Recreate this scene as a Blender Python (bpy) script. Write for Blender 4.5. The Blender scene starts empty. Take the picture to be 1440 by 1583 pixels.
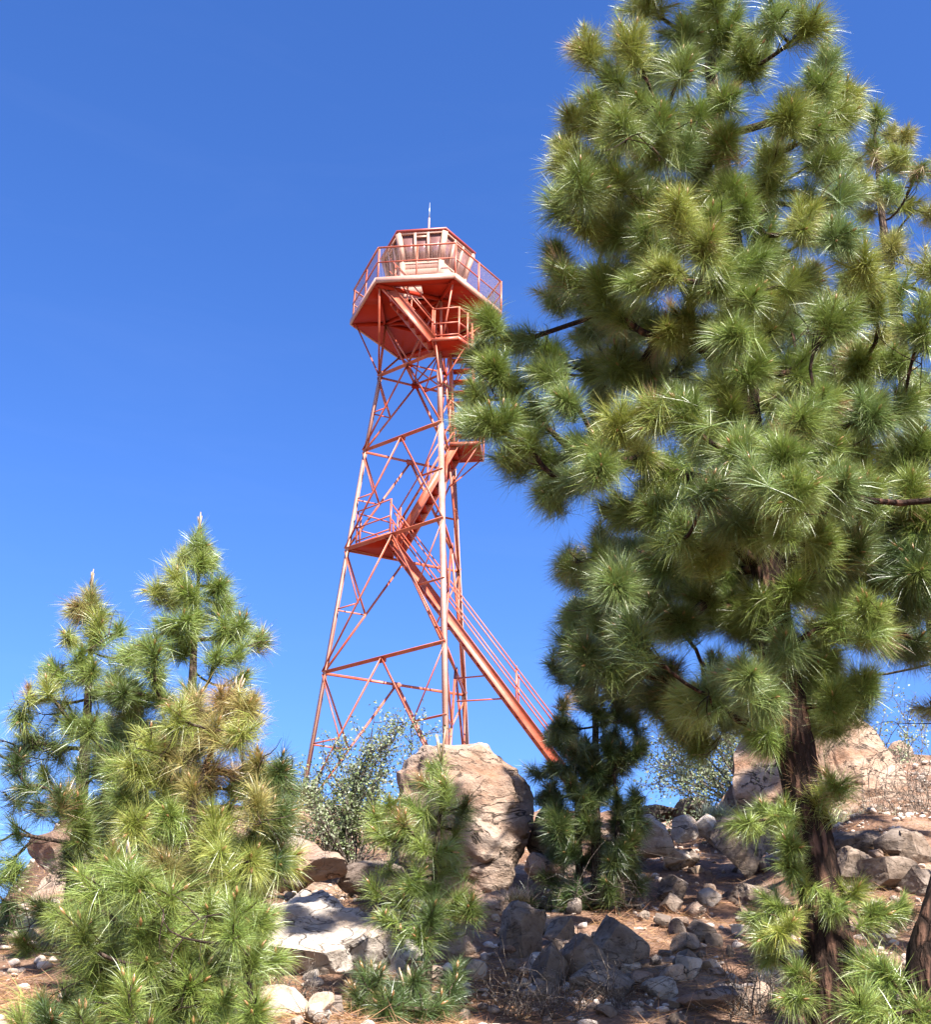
import bpy, bmesh, math, random
import numpy as np
from mathutils import Vector, Matrix, noise
rng = np.random.default_rng(7)
random.seed(7)
scene = bpy.context.scene
COL = scene.collection
R = math.radians

# ------------------------------------------------------------------ camera, light
F, PITCH, ROLL = 2000.0, 0.4651736, 0.020615          # focal length in pixels of the 1440 px wide photograph
cam = bpy.data.cameras.new('camera')
cam.sensor_fit = 'HORIZONTAL'; cam.sensor_width = 36; cam.lens = 36*F/1440
cam.clip_start = .05; cam.clip_end = 6000
camo = bpy.data.objects.new('camera', cam); COL.objects.link(camo)
camo.matrix_world = Matrix.Rotation(R(90)+PITCH, 4, 'X') @ Matrix.Rotation(ROLL, 4, 'Z')
scene.camera = camo

SUN_AZ, SUN_EL = 26.0, 45.0                            # degrees: right of straight behind the camera / above the horizon
S = Vector((math.sin(R(SUN_AZ))*math.cos(R(SUN_EL)), -math.cos(R(SUN_AZ))*math.cos(R(SUN_EL)), math.sin(R(SUN_EL))))
sl = bpy.data.lights.new('sun', 'SUN'); sl.energy = 5.0; sl.angle = R(.5); sl.color = (1, .95, .87)
so = bpy.data.objects.new('sun', sl); COL.objects.link(so)
so.rotation_euler = S.to_track_quat('Z', 'Y').to_euler()

world = bpy.data.worlds.new('World'); scene.world = world; world.use_nodes = True
nt = world.node_tree; nt.nodes.clear()
out = nt.nodes.new('ShaderNodeOutputWorld'); bg = nt.nodes.new('ShaderNodeBackground')
sky = nt.nodes.new('ShaderNodeTexSky'); sky.sky_type = 'NISHITA'; sky.sun_disc = False
sky.sun_elevation = R(SUN_EL); sky.sun_rotation = R(180-SUN_AZ)
sky.altitude = 1800; sky.air_density = 1.0; sky.dust_density = 2.0; sky.ozone_density = 3.0
hs = nt.nodes.new('ShaderNodeHueSaturation'); hs.inputs['Saturation'].default_value = 1.25; hs.inputs['Hue'].default_value = .5135
# thin wisps of cirrus, laid out by direction
tc = nt.nodes.new('ShaderNodeTexCoord'); mp = nt.nodes.new('ShaderNodeMapping'); mp.inputs['Scale'].default_value = (1.2, 1.2, 7)
mp.inputs['Rotation'].default_value = (0, R(12), 0)
n1 = nt.nodes.new('ShaderNodeTexNoise'); n1.inputs['Scale'].default_value = 3.2; n1.inputs['Detail'].default_value = 7; n1.inputs['Roughness'].default_value = .62; n1.inputs['Distortion'].default_value = .6
cr = nt.nodes.new('ShaderNodeValToRGB'); cr.color_ramp.elements[0].position = .5; cr.color_ramp.elements[1].position = .85
cr.color_ramp.elements[0].color = (0, 0, 0, 1); cr.color_ramp.elements[1].color = (.008, .008, .008, 1)
mx = nt.nodes.new('ShaderNodeMix'); mx.data_type = 'RGBA'; mx.inputs['B'].default_value = (6, 6.6, 8, 1)
L = nt.links.new
L(tc.outputs['Generated'], mp.inputs['Vector']); L(mp.outputs['Vector'], n1.inputs['Vector']); L(n1.outputs['Fac'], cr.inputs['Fac'])
L(sky.outputs['Color'], hs.inputs['Color']); L(hs.outputs['Color'], mx.inputs['A']); L(cr.outputs['Color'], mx.inputs['Factor'])
L(mx.outputs['Result'], bg.inputs['Color']); L(bg.outputs['Background'], out.inputs['Surface'])
bg.inputs['Strength'].default_value = .088
vs = scene.view_settings; vs.view_transform = 'Standard'; vs.look = 'None'; vs.gamma = 1; vs.use_curve_mapping = False
vs.exposure = 1.9
scene.cycles.max_bounces = 6; scene.cycles.transparent_max_bounces = 8

# ------------------------------------------------------------------ materials
def mat(name):
    m = bpy.data.materials.new(name); m.use_nodes = True
    t = m.node_tree; p = t.nodes['Principled BSDF']
    return m, t, p
def N(t, kind, **kw):
    n = t.nodes.new(kind)
    for k, v in kw.items():
        if k in n.inputs: n.inputs[k].default_value = v
        else: setattr(n, k, v)
    return n
def ramp(t, stops):
    n = t.nodes.new('ShaderNodeValToRGB'); e = n.color_ramp.elements
    while len(e) > 1: e.remove(e[-1])
    e[0].position = stops[0][0]; e[0].color = (*stops[0][1], 1)
    for p, c in stops[1:]:
        x = e.new(p); x.color = (*c, 1)
    return n
def mixc(t, fac, a, b, mode='MIX'):
    n = t.nodes.new('ShaderNodeMix'); n.data_type = 'RGBA'; n.blend_type = mode
    for sock, v in (('Factor', fac), ('A', a), ('B', b)):
        if hasattr(v, 'links') or hasattr(v, 'is_linked'): t.links.new(v, n.inputs[sock])
        else: n.inputs[sock].default_value = v if sock == 'Factor' else (*v, 1)
    return n.outputs['Result']

def paint_mat(name, col, faded, amt=.5, rough=.45):
    m, t, p = mat(name); l = t.links.new
    c = N(t, 'ShaderNodeTexCoord')
    n = N(t, 'ShaderNodeTexNoise', Scale=1.3, Detail=9, Roughness=.75); l(c.outputs['Object'], n.inputs['Vector'])
    r = ramp(t, [(.38, (0, 0, 0)), (.62, (amt, amt, amt))]); l(n.outputs['Fac'], r.inputs['Fac'])
    base = mixc(t, r.outputs['Color'], col, faded)
    n2 = N(t, 'ShaderNodeTexNoise', Scale=14, Detail=5, Roughness=.7); l(c.outputs['Object'], n2.inputs['Vector'])
    r2 = ramp(t, [(.6, (0, 0, 0)), (.72, (.7, .7, .7))]); l(n2.outputs['Fac'], r2.inputs['Fac'])
    base = mixc(t, r2.outputs['Color'], base, (.16, .05, .025))
    l(base, p.inputs['Base Color']); p.inputs['Roughness'].default_value = rough
    b = N(t, 'ShaderNodeBump', Strength=.12, Distance=.01); l(n2.outputs['Fac'], b.inputs['Height']); l(b.outputs['Normal'], p.inputs['Normal'])
    return m
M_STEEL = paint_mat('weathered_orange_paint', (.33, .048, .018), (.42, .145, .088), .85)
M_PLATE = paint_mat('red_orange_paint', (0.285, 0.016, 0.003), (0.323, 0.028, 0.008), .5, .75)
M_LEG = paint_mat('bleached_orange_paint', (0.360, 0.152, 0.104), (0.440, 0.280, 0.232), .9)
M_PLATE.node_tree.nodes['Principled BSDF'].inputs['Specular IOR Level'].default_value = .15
M_CABIN = paint_mat('faded_pink_paint', (0.400, 0.216, 0.156), (0.464, 0.304, 0.240), .7)
M_ROOF = paint_mat('dark_red_paint', (.22, .03, .02), (.3, .06, .04), .5)
M_GREY = paint_mat('galvanised_metal', (.45, .45, .46), (.55, .55, .55), .5, .35)
M_GREY.node_tree.nodes['Principled BSDF'].inputs['Metallic'].default_value = .6
def glass_mat():
    m, t, p = mat('dusty_window_glass'); l = t.links.new
    c = N(t, 'ShaderNodeTexCoord'); n = N(t, 'ShaderNodeTexNoise', Scale=5, Detail=4); l(c.outputs['Object'], n.inputs['Vector'])
    r = ramp(t, [(.3, (.12, .06, .06)), (.7, (.19, .10, .095))]); l(n.outputs['Fac'], r.inputs['Fac'])
    l(r.outputs['Color'], p.inputs['Base Color']); p.inputs['Roughness'].default_value = .18; p.inputs['Specular IOR Level'].default_value = .7
    return m
M_GLASS = glass_mat()

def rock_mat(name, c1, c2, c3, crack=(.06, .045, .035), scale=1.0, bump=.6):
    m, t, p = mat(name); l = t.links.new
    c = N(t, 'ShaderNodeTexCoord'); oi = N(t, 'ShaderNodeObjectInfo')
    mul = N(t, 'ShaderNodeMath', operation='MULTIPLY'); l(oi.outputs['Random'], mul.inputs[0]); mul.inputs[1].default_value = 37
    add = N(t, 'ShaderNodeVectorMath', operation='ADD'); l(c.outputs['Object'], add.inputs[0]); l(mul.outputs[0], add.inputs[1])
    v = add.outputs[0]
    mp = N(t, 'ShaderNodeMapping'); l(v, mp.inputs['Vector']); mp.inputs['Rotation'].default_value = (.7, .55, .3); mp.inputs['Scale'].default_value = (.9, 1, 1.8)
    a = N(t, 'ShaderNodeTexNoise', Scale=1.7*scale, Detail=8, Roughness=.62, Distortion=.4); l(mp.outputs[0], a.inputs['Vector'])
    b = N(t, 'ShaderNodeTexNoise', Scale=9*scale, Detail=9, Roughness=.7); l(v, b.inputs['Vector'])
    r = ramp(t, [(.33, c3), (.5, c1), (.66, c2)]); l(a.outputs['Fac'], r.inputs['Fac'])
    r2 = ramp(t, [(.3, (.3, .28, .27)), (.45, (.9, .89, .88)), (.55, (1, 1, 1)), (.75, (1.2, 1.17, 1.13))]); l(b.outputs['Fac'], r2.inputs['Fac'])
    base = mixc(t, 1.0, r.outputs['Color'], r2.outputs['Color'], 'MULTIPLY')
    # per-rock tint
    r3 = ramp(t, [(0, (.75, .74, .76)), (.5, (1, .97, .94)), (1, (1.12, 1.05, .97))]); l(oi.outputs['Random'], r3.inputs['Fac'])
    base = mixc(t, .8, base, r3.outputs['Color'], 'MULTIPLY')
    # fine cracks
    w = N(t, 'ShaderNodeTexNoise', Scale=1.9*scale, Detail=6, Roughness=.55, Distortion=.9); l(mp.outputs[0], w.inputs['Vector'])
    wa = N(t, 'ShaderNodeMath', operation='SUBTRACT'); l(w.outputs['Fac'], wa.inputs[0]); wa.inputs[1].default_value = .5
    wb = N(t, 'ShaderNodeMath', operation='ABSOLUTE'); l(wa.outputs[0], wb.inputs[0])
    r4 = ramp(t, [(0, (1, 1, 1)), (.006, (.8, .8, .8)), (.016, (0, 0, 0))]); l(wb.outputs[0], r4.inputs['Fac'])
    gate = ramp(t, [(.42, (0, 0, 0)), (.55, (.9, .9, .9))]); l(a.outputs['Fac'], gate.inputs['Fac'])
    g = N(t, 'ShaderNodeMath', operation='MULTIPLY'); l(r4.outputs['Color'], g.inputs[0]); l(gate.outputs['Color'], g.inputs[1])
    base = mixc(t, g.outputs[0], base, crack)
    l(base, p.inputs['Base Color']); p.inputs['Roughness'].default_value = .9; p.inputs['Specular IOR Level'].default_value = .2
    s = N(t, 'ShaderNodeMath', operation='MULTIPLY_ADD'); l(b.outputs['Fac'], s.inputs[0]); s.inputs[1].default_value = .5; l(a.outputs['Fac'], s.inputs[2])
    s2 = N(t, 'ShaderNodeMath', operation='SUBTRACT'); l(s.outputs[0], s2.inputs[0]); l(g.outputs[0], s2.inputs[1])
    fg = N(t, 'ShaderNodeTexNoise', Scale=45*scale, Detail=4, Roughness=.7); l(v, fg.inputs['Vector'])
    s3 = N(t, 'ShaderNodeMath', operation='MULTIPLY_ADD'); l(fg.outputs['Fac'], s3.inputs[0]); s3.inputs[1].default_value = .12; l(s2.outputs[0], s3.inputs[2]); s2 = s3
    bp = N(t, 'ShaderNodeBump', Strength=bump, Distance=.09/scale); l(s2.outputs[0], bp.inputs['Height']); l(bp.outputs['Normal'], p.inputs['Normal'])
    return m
M_ROCK = rock_mat('tan_rock', (0.297, 0.216, 0.167), (0.369, 0.297, 0.248), (0.234, 0.133, 0.087), bump=1.0)
M_PALE = rock_mat('pale_rock', (0.369, 0.315, 0.270), (0.423, 0.383, 0.342), (0.342, 0.243, 0.162), scale=1.3)
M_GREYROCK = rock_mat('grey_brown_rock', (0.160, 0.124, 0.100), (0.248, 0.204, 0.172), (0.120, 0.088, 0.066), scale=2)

def ground_mat():
    m, t, p = mat('needle_litter_soil'); l = t.links.new
    c = N(t, 'ShaderNodeTexCoord')
    a = N(t, 'ShaderNodeTexNoise', Scale=.9, Detail=8, Roughness=.65); l(c.outputs['Object'], a.inputs['Vector'])
    b = N(t, 'ShaderNodeTexNoise', Scale=26, Detail=8, Roughness=.75); l(c.outputs['Object'], b.inputs['Vector'])
    r = ramp(t, [(.36, (0.131, 0.072, 0.046)), (.52, (0.213, 0.127, 0.086)), (.64, (0.295, 0.221, 0.168))]); l(a.outputs['Fac'], r.inputs['Fac'])
    r2 = ramp(t, [(.3, (.4, .38, .36)), (.52, (1, 1, 1)), (.72, (1.3, 1.25, 1.2))]); l(b.outputs['Fac'], r2.inputs['Fac'])
    l(mixc(t, 1.0, r.outputs['Color'], r2.outputs['Color'], 'MULTIPLY'), p.inputs['Base Color'])
    p.inputs['Roughness'].default_value = .95; p.inputs['Specular IOR Level'].default_value = .1
    bp = N(t, 'ShaderNodeBump', Strength=.8, Distance=.03); l(b.outputs['Fac'], bp.inputs['Height']); l(bp.outputs['Normal'], p.inputs['Normal'])
    return m
M_GROUND = ground_mat()

def bark_mat(name, dark, light, sx=14, sz=4):
    m, t, p = mat(name); l = t.links.new
    c = N(t, 'ShaderNodeTexCoord'); mp = N(t, 'ShaderNodeMapping'); l(c.outputs['Object'], mp.inputs['Vector']); mp.inputs['Scale'].default_value = (sx, sx, sz)
    w = N(t, 'ShaderNodeTexNoise', Scale=1.5, Detail=5); l(mp.outputs[0], w.inputs['Vector'])
    wv = N(t, 'ShaderNodeVectorMath', operation='MULTIPLY_ADD'); l(w.outputs['Color'], wv.inputs[0]); wv.inputs[1].default_value = (.9, .9, .9); l(mp.outputs[0], wv.inputs[2])
    v = N(t, 'ShaderNodeTexVoronoi', feature='DISTANCE_TO_EDGE', Scale=1.2); l(wv.outputs[0], v.inputs['Vector'])
    n = N(t, 'ShaderNodeTexNoise', Scale=3, Detail=8, Roughness=.7); l(mp.outputs[0], n.inputs['Vector'])
    r = ramp(t, [(0, dark), (.12, dark), (.3, light)]); l(v.outputs['Distance'], r.inputs['Fac'])
    r2 = ramp(t, [(.3, (.4, .4, .4)), (.6, (1.1, 1.05, 1)), (.8, (1.5, 1.4, 1.3))]); l(n.outputs['Fac'], r2.inputs['Fac'])
    l(mixc(t, 1.0, r.outputs['Color'], r2.outputs['Color'], 'MULTIPLY'), p.inputs['Base Color'])
    p.inputs['Roughness'].default_value = .9; p.inputs['Specular IOR Level'].default_value = .15
    s = N(t, 'ShaderNodeMath', operation='MULTIPLY_ADD'); l(n.outputs['Fac'], s.inputs[0]); s.inputs[1].default_value = .4; l(v.outputs['Distance'], s.inputs[2])
    bp = N(t, 'ShaderNodeBump', Strength=1, Distance=.05); l(s.outputs[0], bp.inputs['Height']); l(bp.outputs['Normal'], p.inputs['Normal'])
    return m
M_BARK = bark_mat('reddish_pine_bark', (.025, .015, .011), (.13, .072, .05))
M_BARK2 = bark_mat('grey_brown_bark', (.05, .035, .028), (.16, .115, .09), 26, 8)
M_TWIG = bark_mat('bleached_twig', (.16, .13, .11), (.38, .33, .28), 40, 12)

def leaf_mat(name, rough=.4, trans=.13, spec=.8):
    m, t, p = mat(name); l = t.links.new
    a = N(t, 'ShaderNodeAttribute', attribute_name='Col')
    l(a.outputs['Color'], p.inputs['Base Color']); p.inputs['Roughness'].default_value = rough; p.inputs['Specular IOR Level'].default_value = spec
    tr = N(t, 'ShaderNodeBsdfTranslucent'); l(a.outputs['Color'], tr.inputs['Color'])
    mx = N(t, 'ShaderNodeMixShader', Fac=trans); l(p.outputs[0], mx.inputs[1]); l(tr.outputs[0], mx.inputs[2])
    l(mx.outputs[0], t.nodes['Material Output'].inputs['Surface'])
    return m
M_NEEDLE = leaf_mat('pine_needle')
M_LEAF = leaf_mat('shrub_leaf', .5, .25, .35)
M_STRAW = leaf_mat('dry_straw', .7, .15, .2)

# ------------------------------------------------------------------ mesh helpers
class Geo:
    """collects vertices and faces (optionally coloured) and links them as one mesh object"""
    def __init__(s): s.v = []; s.f3 = []; s.f4 = []; s.c = []; s.n = 0; s.ng = []
    def add(s, v, f3=None, f4=None, col=None):
        v = np.asarray(v, float)
        s.v.append(v)
        if f3 is not None and len(f3): s.f3.append(np.asarray(f3)+s.n)
        if f4 is not None and len(f4): s.f4.append(np.asarray(f4)+s.n)
        if col is not None: s.c.append(np.broadcast_to(np.asarray(col, float), (len(v), 3)))
        s.n += len(v)
    def box(s, c, size, rot=None):
        x, y, z = (np.array(size)/2)
        v = np.array([[-x,-y,-z],[x,-y,-z],[x,y,-z],[-x,y,-z],[-x,-y,z],[x,-y,z],[x,y,z],[-x,y,z]])
        if rot is not None: v = v @ np.asarray(rot).T
        s.add(v+np.array(c), f4=[[3,2,1,0],[4,5,6,7],[0,1,5,4],[1,2,6,5],[2,3,7,6],[3,0,4,7]])
    def prism(s, prof, p, q, ref):
        """extrude a 2-D profile (m,2) from p to q; x of the profile follows ref"""
        p = np.array(p, float); q = np.array(q, float); d = (q-p)/np.linalg.norm(q-p)
        x = np.array(ref, float); x = x-d*(x@d); x /= np.linalg.norm(x); y = np.cross(d, x)
        prof = np.asarray(prof, float); m = len(prof)
        o = prof[:, :1]*x+prof[:, 1:]*y
        i = np.arange(m); j = (i+1) % m
        s.ng.append([k+s.n for k in range(m)][::-1]); s.ng.append([k+m+s.n for k in range(m)])
        s.add(np.vstack([p+o, q+o]), f4=np.stack([i, j, j+m, i+m], 1))
    def tube(s, pts, rad, sides=6, col=None, cap=True):
        pts = np.asarray(pts, float); k = len(pts); rad = np.broadcast_to(np.asarray(rad, float), (k,))
        d = np.gradient(pts, axis=0); d /= np.linalg.norm(d, axis=1)[:, None]+1e-9
        ref = np.array([.31, .17, .93]) if abs(d[0][2]) < .8 else np.array([.9, .2, .1])
        x = ref-d*(d@ref)[:, None]; x /= np.linalg.norm(x, axis=1)[:, None]+1e-9; y = np.cross(d, x)
        a = np.arange(sides)*2*math.pi/sides
        v = pts[:, None]+rad[:, None, None]*(np.cos(a)[None, :, None]*x[:, None]+np.sin(a)[None, :, None]*y[:, None])
        i = np.arange(sides); j = (i+1) % sides
        f = np.concatenate([np.stack([r*sides+i, r*sides+j, (r+1)*sides+j, (r+1)*sides+i], 1) for r in range(k-1)])
        if cap:
            s.ng.append([q+s.n for q in range(sides)][::-1]); s.ng.append([q+(k-1)*sides+s.n for q in range(sides)])
        s.add(v.reshape(-1, 3), f4=f, col=col)
    def build(s, name, m, parent=None, smooth=False):
        me = bpy.data.meshes.new(name)
        v = np.concatenate(s.v).astype(np.float32)
        f3 = np.concatenate(s.f3).astype(np.int32) if s.f3 else np.zeros((0, 3), np.int32)
        f4 = np.concatenate(s.f4).astype(np.int32) if s.f4 else np.zeros((0, 4), np.int32)
        ngl = np.array([i for g in s.ng for i in g], np.int32)
        loops = np.concatenate([f3.ravel(), f4.ravel(), ngl])
        tot = np.concatenate([np.full(len(f3), 3), np.full(len(f4), 4), np.array([len(g) for g in s.ng], int)]).astype(np.int32)
        st = np.concatenate([[0], np.cumsum(tot)[:-1]]).astype(np.int32)
        me.vertices.add(len(v)); me.vertices.foreach_set('co', v.ravel())
        me.loops.add(len(loops)); me.loops.foreach_set('vertex_index', loops)
        me.polygons.add(len(tot)); me.polygons.foreach_set('loop_start', st); me.polygons.foreach_set('loop_total', tot)
        if smooth: me.polygons.foreach_set('use_smooth', np.ones(len(tot), bool))
        if s.c:
            a = me.color_attributes.new('Col', 'FLOAT_COLOR', 'POINT')
            c = np.ones((len(v), 4), np.float32); c[:, :3] = np.concatenate(s.c); a.data.foreach_set('color', c.ravel())
        me.materials.append(m)
        me.update(calc_edges=True); me.validate()
        o = bpy.data.objects.new(name, me); COL.objects.link(o)
        if parent is not None: o.parent = parent
        return o
def tag(o, label=None, cat=None, group=None, kind=None):
    for k, v in (('label', label), ('category', cat), ('group', group), ('kind', kind)):
        if v: o[k] = v
    return o
def empty(name, loc, rz=0, **kw):
    o = bpy.data.objects.new(name, None); COL.objects.link(o); o.location = loc; o.rotation_euler = (0, 0, rz)
    o.empty_display_size = .2
    return tag(o, **kw)
def unit(v): v = np.asarray(v, float); return v/(np.linalg.norm(v)+1e-9)

# ------------------------------------------------------------------ where things stand
def ray(u, v):
    a, b = u-720, v-791.5; c, s = math.cos(ROLL), math.sin(ROLL)
    x = (c*a+s*b)/F; up = -(-s*a+c*b)/F
    return np.array([x, math.cos(PITCH)-up*math.sin(PITCH), math.sin(PITCH)+up*math.cos(PITCH)])
def at(u, v, d):                       # point seen at (u, v) of the photograph, d metres ahead
    r = ray(u, v); return r*(d/r[1])
def fbm(x, y, z=0, o=4): return noise.fractal(Vector((x, y, z)), 1.0, 2.0, o)
GY = [-400, -8, 0, 4, 7, 9.5, 12, 14, 16, 18, 20, 24, 28.5, 36, 60, 400, 3000]
GZ = [-60, -3.2, -1.6, -.45, .56, 1.24, 2.06, 2.75, 3.5, 4.3, 4.85, 5.7, 6.75, 7.4, 3, -60, -160]
def gz(x, y):
    z = np.interp(y, GY, GZ)
    if 2 < y < 60:
        a = x/y
        z -= max(0, min(1, (-a-.30)/.06))*max(0, min(1, (y-10)/6))*.11*y       # the hillside falls off at far left
        z += max(0, min(1, (a-.22)/.1))*.05*y*min(1, max(0, (y-9)/4))         # and climbs at right
    far = max(abs(x), abs(y))
    if far < 70:
        z += .16*fbm(x*.45, y*.45, 3)+.05*fbm(x*1.9, y*1.9, 8)
    return z
def hit(u, v):                         # the ground point seen at (u, v)
    r = ray(u, v); r = r/r[1]; d = 3.0
    while d < 60:
        p = r*d
        if p[2] < gz(p[0], p[1]): break
        d += .05
    return r*d
def ground_sheet():
    n = 320
    s = np.linspace(-1, 1, n); xs = np.sinh(s*7.2)*3.2*.9
    ys = np.sinh(np.linspace(-.62, 1, n)*6.6)*4.2+9
    g = Geo()
    v = np.array([[x, y, gz(x, y)] for y in ys for x in xs])
    i, j = np.meshgrid(np.arange(n-1), np.arange(n-1)); b = (j*n+i).ravel()
    g.add(v, f4=np.stack([b, b+1, b+n+1, b+n], 1))
    return tag(g.build('ground', M_GROUND, smooth=True), kind='structure')
ground_sheet()

# ------------------------------------------------------------------ lookout tower
TX, TY, TH = -1.17638, 28.5106, 0.391393
Z0 = 6.7
ZL = {'H0': 6.75, 'H1': 10.184, 'H2': 13.3495, 'H3': 16.0895, 'H4': 18.3136}
ZP, ZR, ZE = 20.007, 21.12, 22.076
RP = 2.0
def rad_at(z):
    if z <= ZL['H3']: return 2.1+(1.4613-2.1)*(z-ZL['H1'])/(ZL['H3']-ZL['H1'])
    return 1.4613+(1.188-1.4613)*(z-ZL['H3'])/(ZL['H4']-ZL['H3'])
def T(t, n, z): return np.array([t, -n, z-Z0])
def P(ang, r, z):
    a = R(ang+30); return T(r*math.sin(a), r*math.cos(a), z)
LEG = {'A': 0, 'B': 120, 'C': -120}
def leg_pt(k, z): return P(LEG[k], rad_at(z), z)
tower = empty('lookout_tower', (TX, TY, Z0), TH-R(30), label='tall orange-red steel lattice lookout tower with hexagonal cabin behind the boulder', cat='tower')
def Lp(w, t): return [(0, 0), (w, 0), (w, t), (t, t), (t, w), (0, w)]
def beam(name, p, q, w=.08, t=.012, ref=(0, 0, 1), parent=None, m=None):
    g = Geo(); g.prism(Lp(w, t), p, q, ref); return g.build(name, m or M_STEEL, parent or tower)
def rod(name, p, q, r=.02, parent=None, m=None, g=None):
    gg = g or Geo(); gg.tube([p, q], r, 8)
    if g is None: return gg.build(name, m or M_STEEL, parent or tower, True)
for k, ang in LEG.items():
    inw = P(ang+180, 1, Z0); x = unit(np.array([inw[0]*math.cos(R(45))+inw[1]*math.sin(R(45)), -inw[0]*math.sin(R(45))+inw[1]*math.cos(R(45)), 0]))
    g = Geo()
    zs = ['H0', 'H1', 'H2', 'H3', 'H4']
    for a, b in ((6.2, ZL['H3']), (ZL['H3'], ZL['H4']+.12)):
        for (w, tt) in ((.112, .016),):
            p0 = leg_pt(k, a); q0 = leg_pt(k, b)
            d = unit(q0-p0); xx = unit(x-d*(x@d)); yy = np.cross(d, xx)
            pr = Lp(w, tt)
            if yy@inw < 0: pr = [(u_, -v_) for u_, v_ in pr][::-1]
            g.prism(pr, p0, q0, x)
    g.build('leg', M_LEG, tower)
lv = ['H0', 'H1', 'H2', 'H3', 'H4']
for a, b in (('A', 'C'), ('A', 'B'), ('C', 'B')):
    for lo, up in zip(lv[:-1], lv[1:]):
        pu, qu = leg_pt(a, ZL[up]), leg_pt(b, ZL[up]); pl, ql = leg_pt(a, ZL[lo]), leg_pt(b, ZL[lo])
        mid = (pu+qu)/2
        beam('horizontal_beam', pu, qu, .066, .012, (0, 0, -1))
        zm = (ZL[lo]+ZL[up])/2
        for s, (l_, u_) in (('p', (pl, pu)), ('q', (ql, qu))):
            k = a if s == 'p' else b
            beam('diagonal_brace', mid-np.array([0, 0, .02]), l_, .052, .01, unit(np.cross(qu-pu, l_-mid)))
            km = (mid+l_)/2; lm = leg_pt(k, zm)
            beam('short_brace', lm, km, .038, .008, (0, 0, -1))
            beam('short_brace', u_-np.array([0, 0, .06]), km, .038, .008, unit(np.cross(qu-pu, km-u_)))
        gp = Geo(); d = unit(qu-pu); nn = unit(np.cross(d, (0, 0, 1)))
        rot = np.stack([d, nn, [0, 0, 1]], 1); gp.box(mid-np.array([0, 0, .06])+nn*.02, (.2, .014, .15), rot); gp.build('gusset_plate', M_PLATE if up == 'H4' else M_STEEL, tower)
H4M = [(leg_pt(a, ZL['H4'])+leg_pt(b, ZL['H4']))/2 for a, b in (('A', 'C'), ('A', 'B'), ('C', 'B'))]
for i, j in ((0, 1), (0, 2), (1, 2)): beam('plan_brace', H4M[i], H4M[j], .045, .01, (0, 0, -1))
# struts that fan out to the platform
NODE = {k: P(a, RP*.544, ZP-.1) for k, a in LEG.items()}
for k, a in LEG.items():
    top = leg_pt(k, ZL['H4'])
    for da in (-60, 0, 60): beam('platform_strut', top, P(a+da, RP*.95, ZP-.03), .04, .009, P(a+90, 1, Z0))
    beam('platform_strut', top, NODE[k], .055, .01, P(a+90, 1, Z0))
for m_, (a, b) in zip(H4M, (('A', 'C'), ('A', 'B'), ('C', 'B'))):
    for k in (a, b): beam('platform_strut', m_, NODE[k], .045, .01, (0, 0, 1))
    beam('platform_strut', m_, P(0, 0, ZP-.1), .036, .009, (0, 0, 1))
# platform: floor plate with hatch, fascia, underside beams
plat = Geo()
HT = (-.80, .12); HN = (.82, 1.5)                      # hatch opening
hexn = [(RP*math.sin(R(a+30)), RP*math.cos(R(a+30))) for a in (-60, 0, 60, 120, 180, 240)]
def clip(poly, ax, val, keep_less):
    o = []
    for i in range(len(poly)):
        p, q = poly[i], poly[(i+1) % len(poly)]
        ip = (p[ax] <= val) == keep_less or p[ax] == val; iq = (q[ax] <= val) == keep_less or q[ax] == val
        if ip: o.append(p)
        if ip != iq:
            s = (val-p[ax])/(q[ax]-p[ax]); o.append((p[0]+s*(q[0]-p[0]), p[1]+s*(q[1]-p[1])))
    return o
def slab(g, poly, z0, z1):
    m = len(poly)
    if sum(poly[i][0]*poly[(i+1) % m][1]-poly[(i+1) % m][0]*poly[i][1] for i in range(m)) > 0: poly = poly[::-1]
    v = np.array([T(t, n, z0) for t, n in poly]+[T(t, n, z1) for t, n in poly])
    i = np.arange(m); j = (i+1) % m
    g.ng.append([k+g.n for k in range(m)][::-1]); g.ng.append([k+m+g.n for k in range(m)])
    g.add(v, f4=np.stack([i, j, j+m, i+m], 1))
for poly in (clip(hexn, 1, HN[0], True), clip(hexn, 1, HN[1], False), clip(clip(clip(hexn, 1, HN[0], False), 1, HN[1], True), 0, HT[0], True), clip(clip(clip(hexn, 1, HN[0], False), 1, HN[1], True), 0, HT[1], False)):
    slab(plat, poly, ZP, ZP+.05)
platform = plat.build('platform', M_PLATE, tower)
for i in range(6):
    a = -60+60*i; p, q = P(a, RP+.03, ZP+.06), P(a+60, RP+.03, ZP+.06)
    g = Geo(); d = unit(q-p); nn = unit(np.cross(d, (0, 0, 1))); g.box((p+q)/2, (np.linalg.norm(q-p)-.01, .05, .15), np.stack([d, nn, [0, 0, 1]], 1))
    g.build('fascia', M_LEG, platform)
ub = []
for k, a in LEG.items():
    ub += [(NODE[k], P(a+d, RP*.97, ZP-.1)) for d in (-60, 0, 60)]
    ub += [(NODE[k], P(0, 0, ZP-.1))]
ks = list(LEG)
ub += [(NODE[ks[i]], NODE[ks[(i+1) % 3]]) for i in range(3)]
for p, q in ub:
    g = Geo(); d = unit(q-p); nn = unit(np.cross(d, (0, 0, 1))); g.box((p+q)/2+np.array([0, 0, .045]), (np.linalg.norm(q-p), .06, .1), np.stack([d, nn, [0, 0, 1]], 1))
    g.build('floor_beam', M_PLATE, platform)
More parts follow.
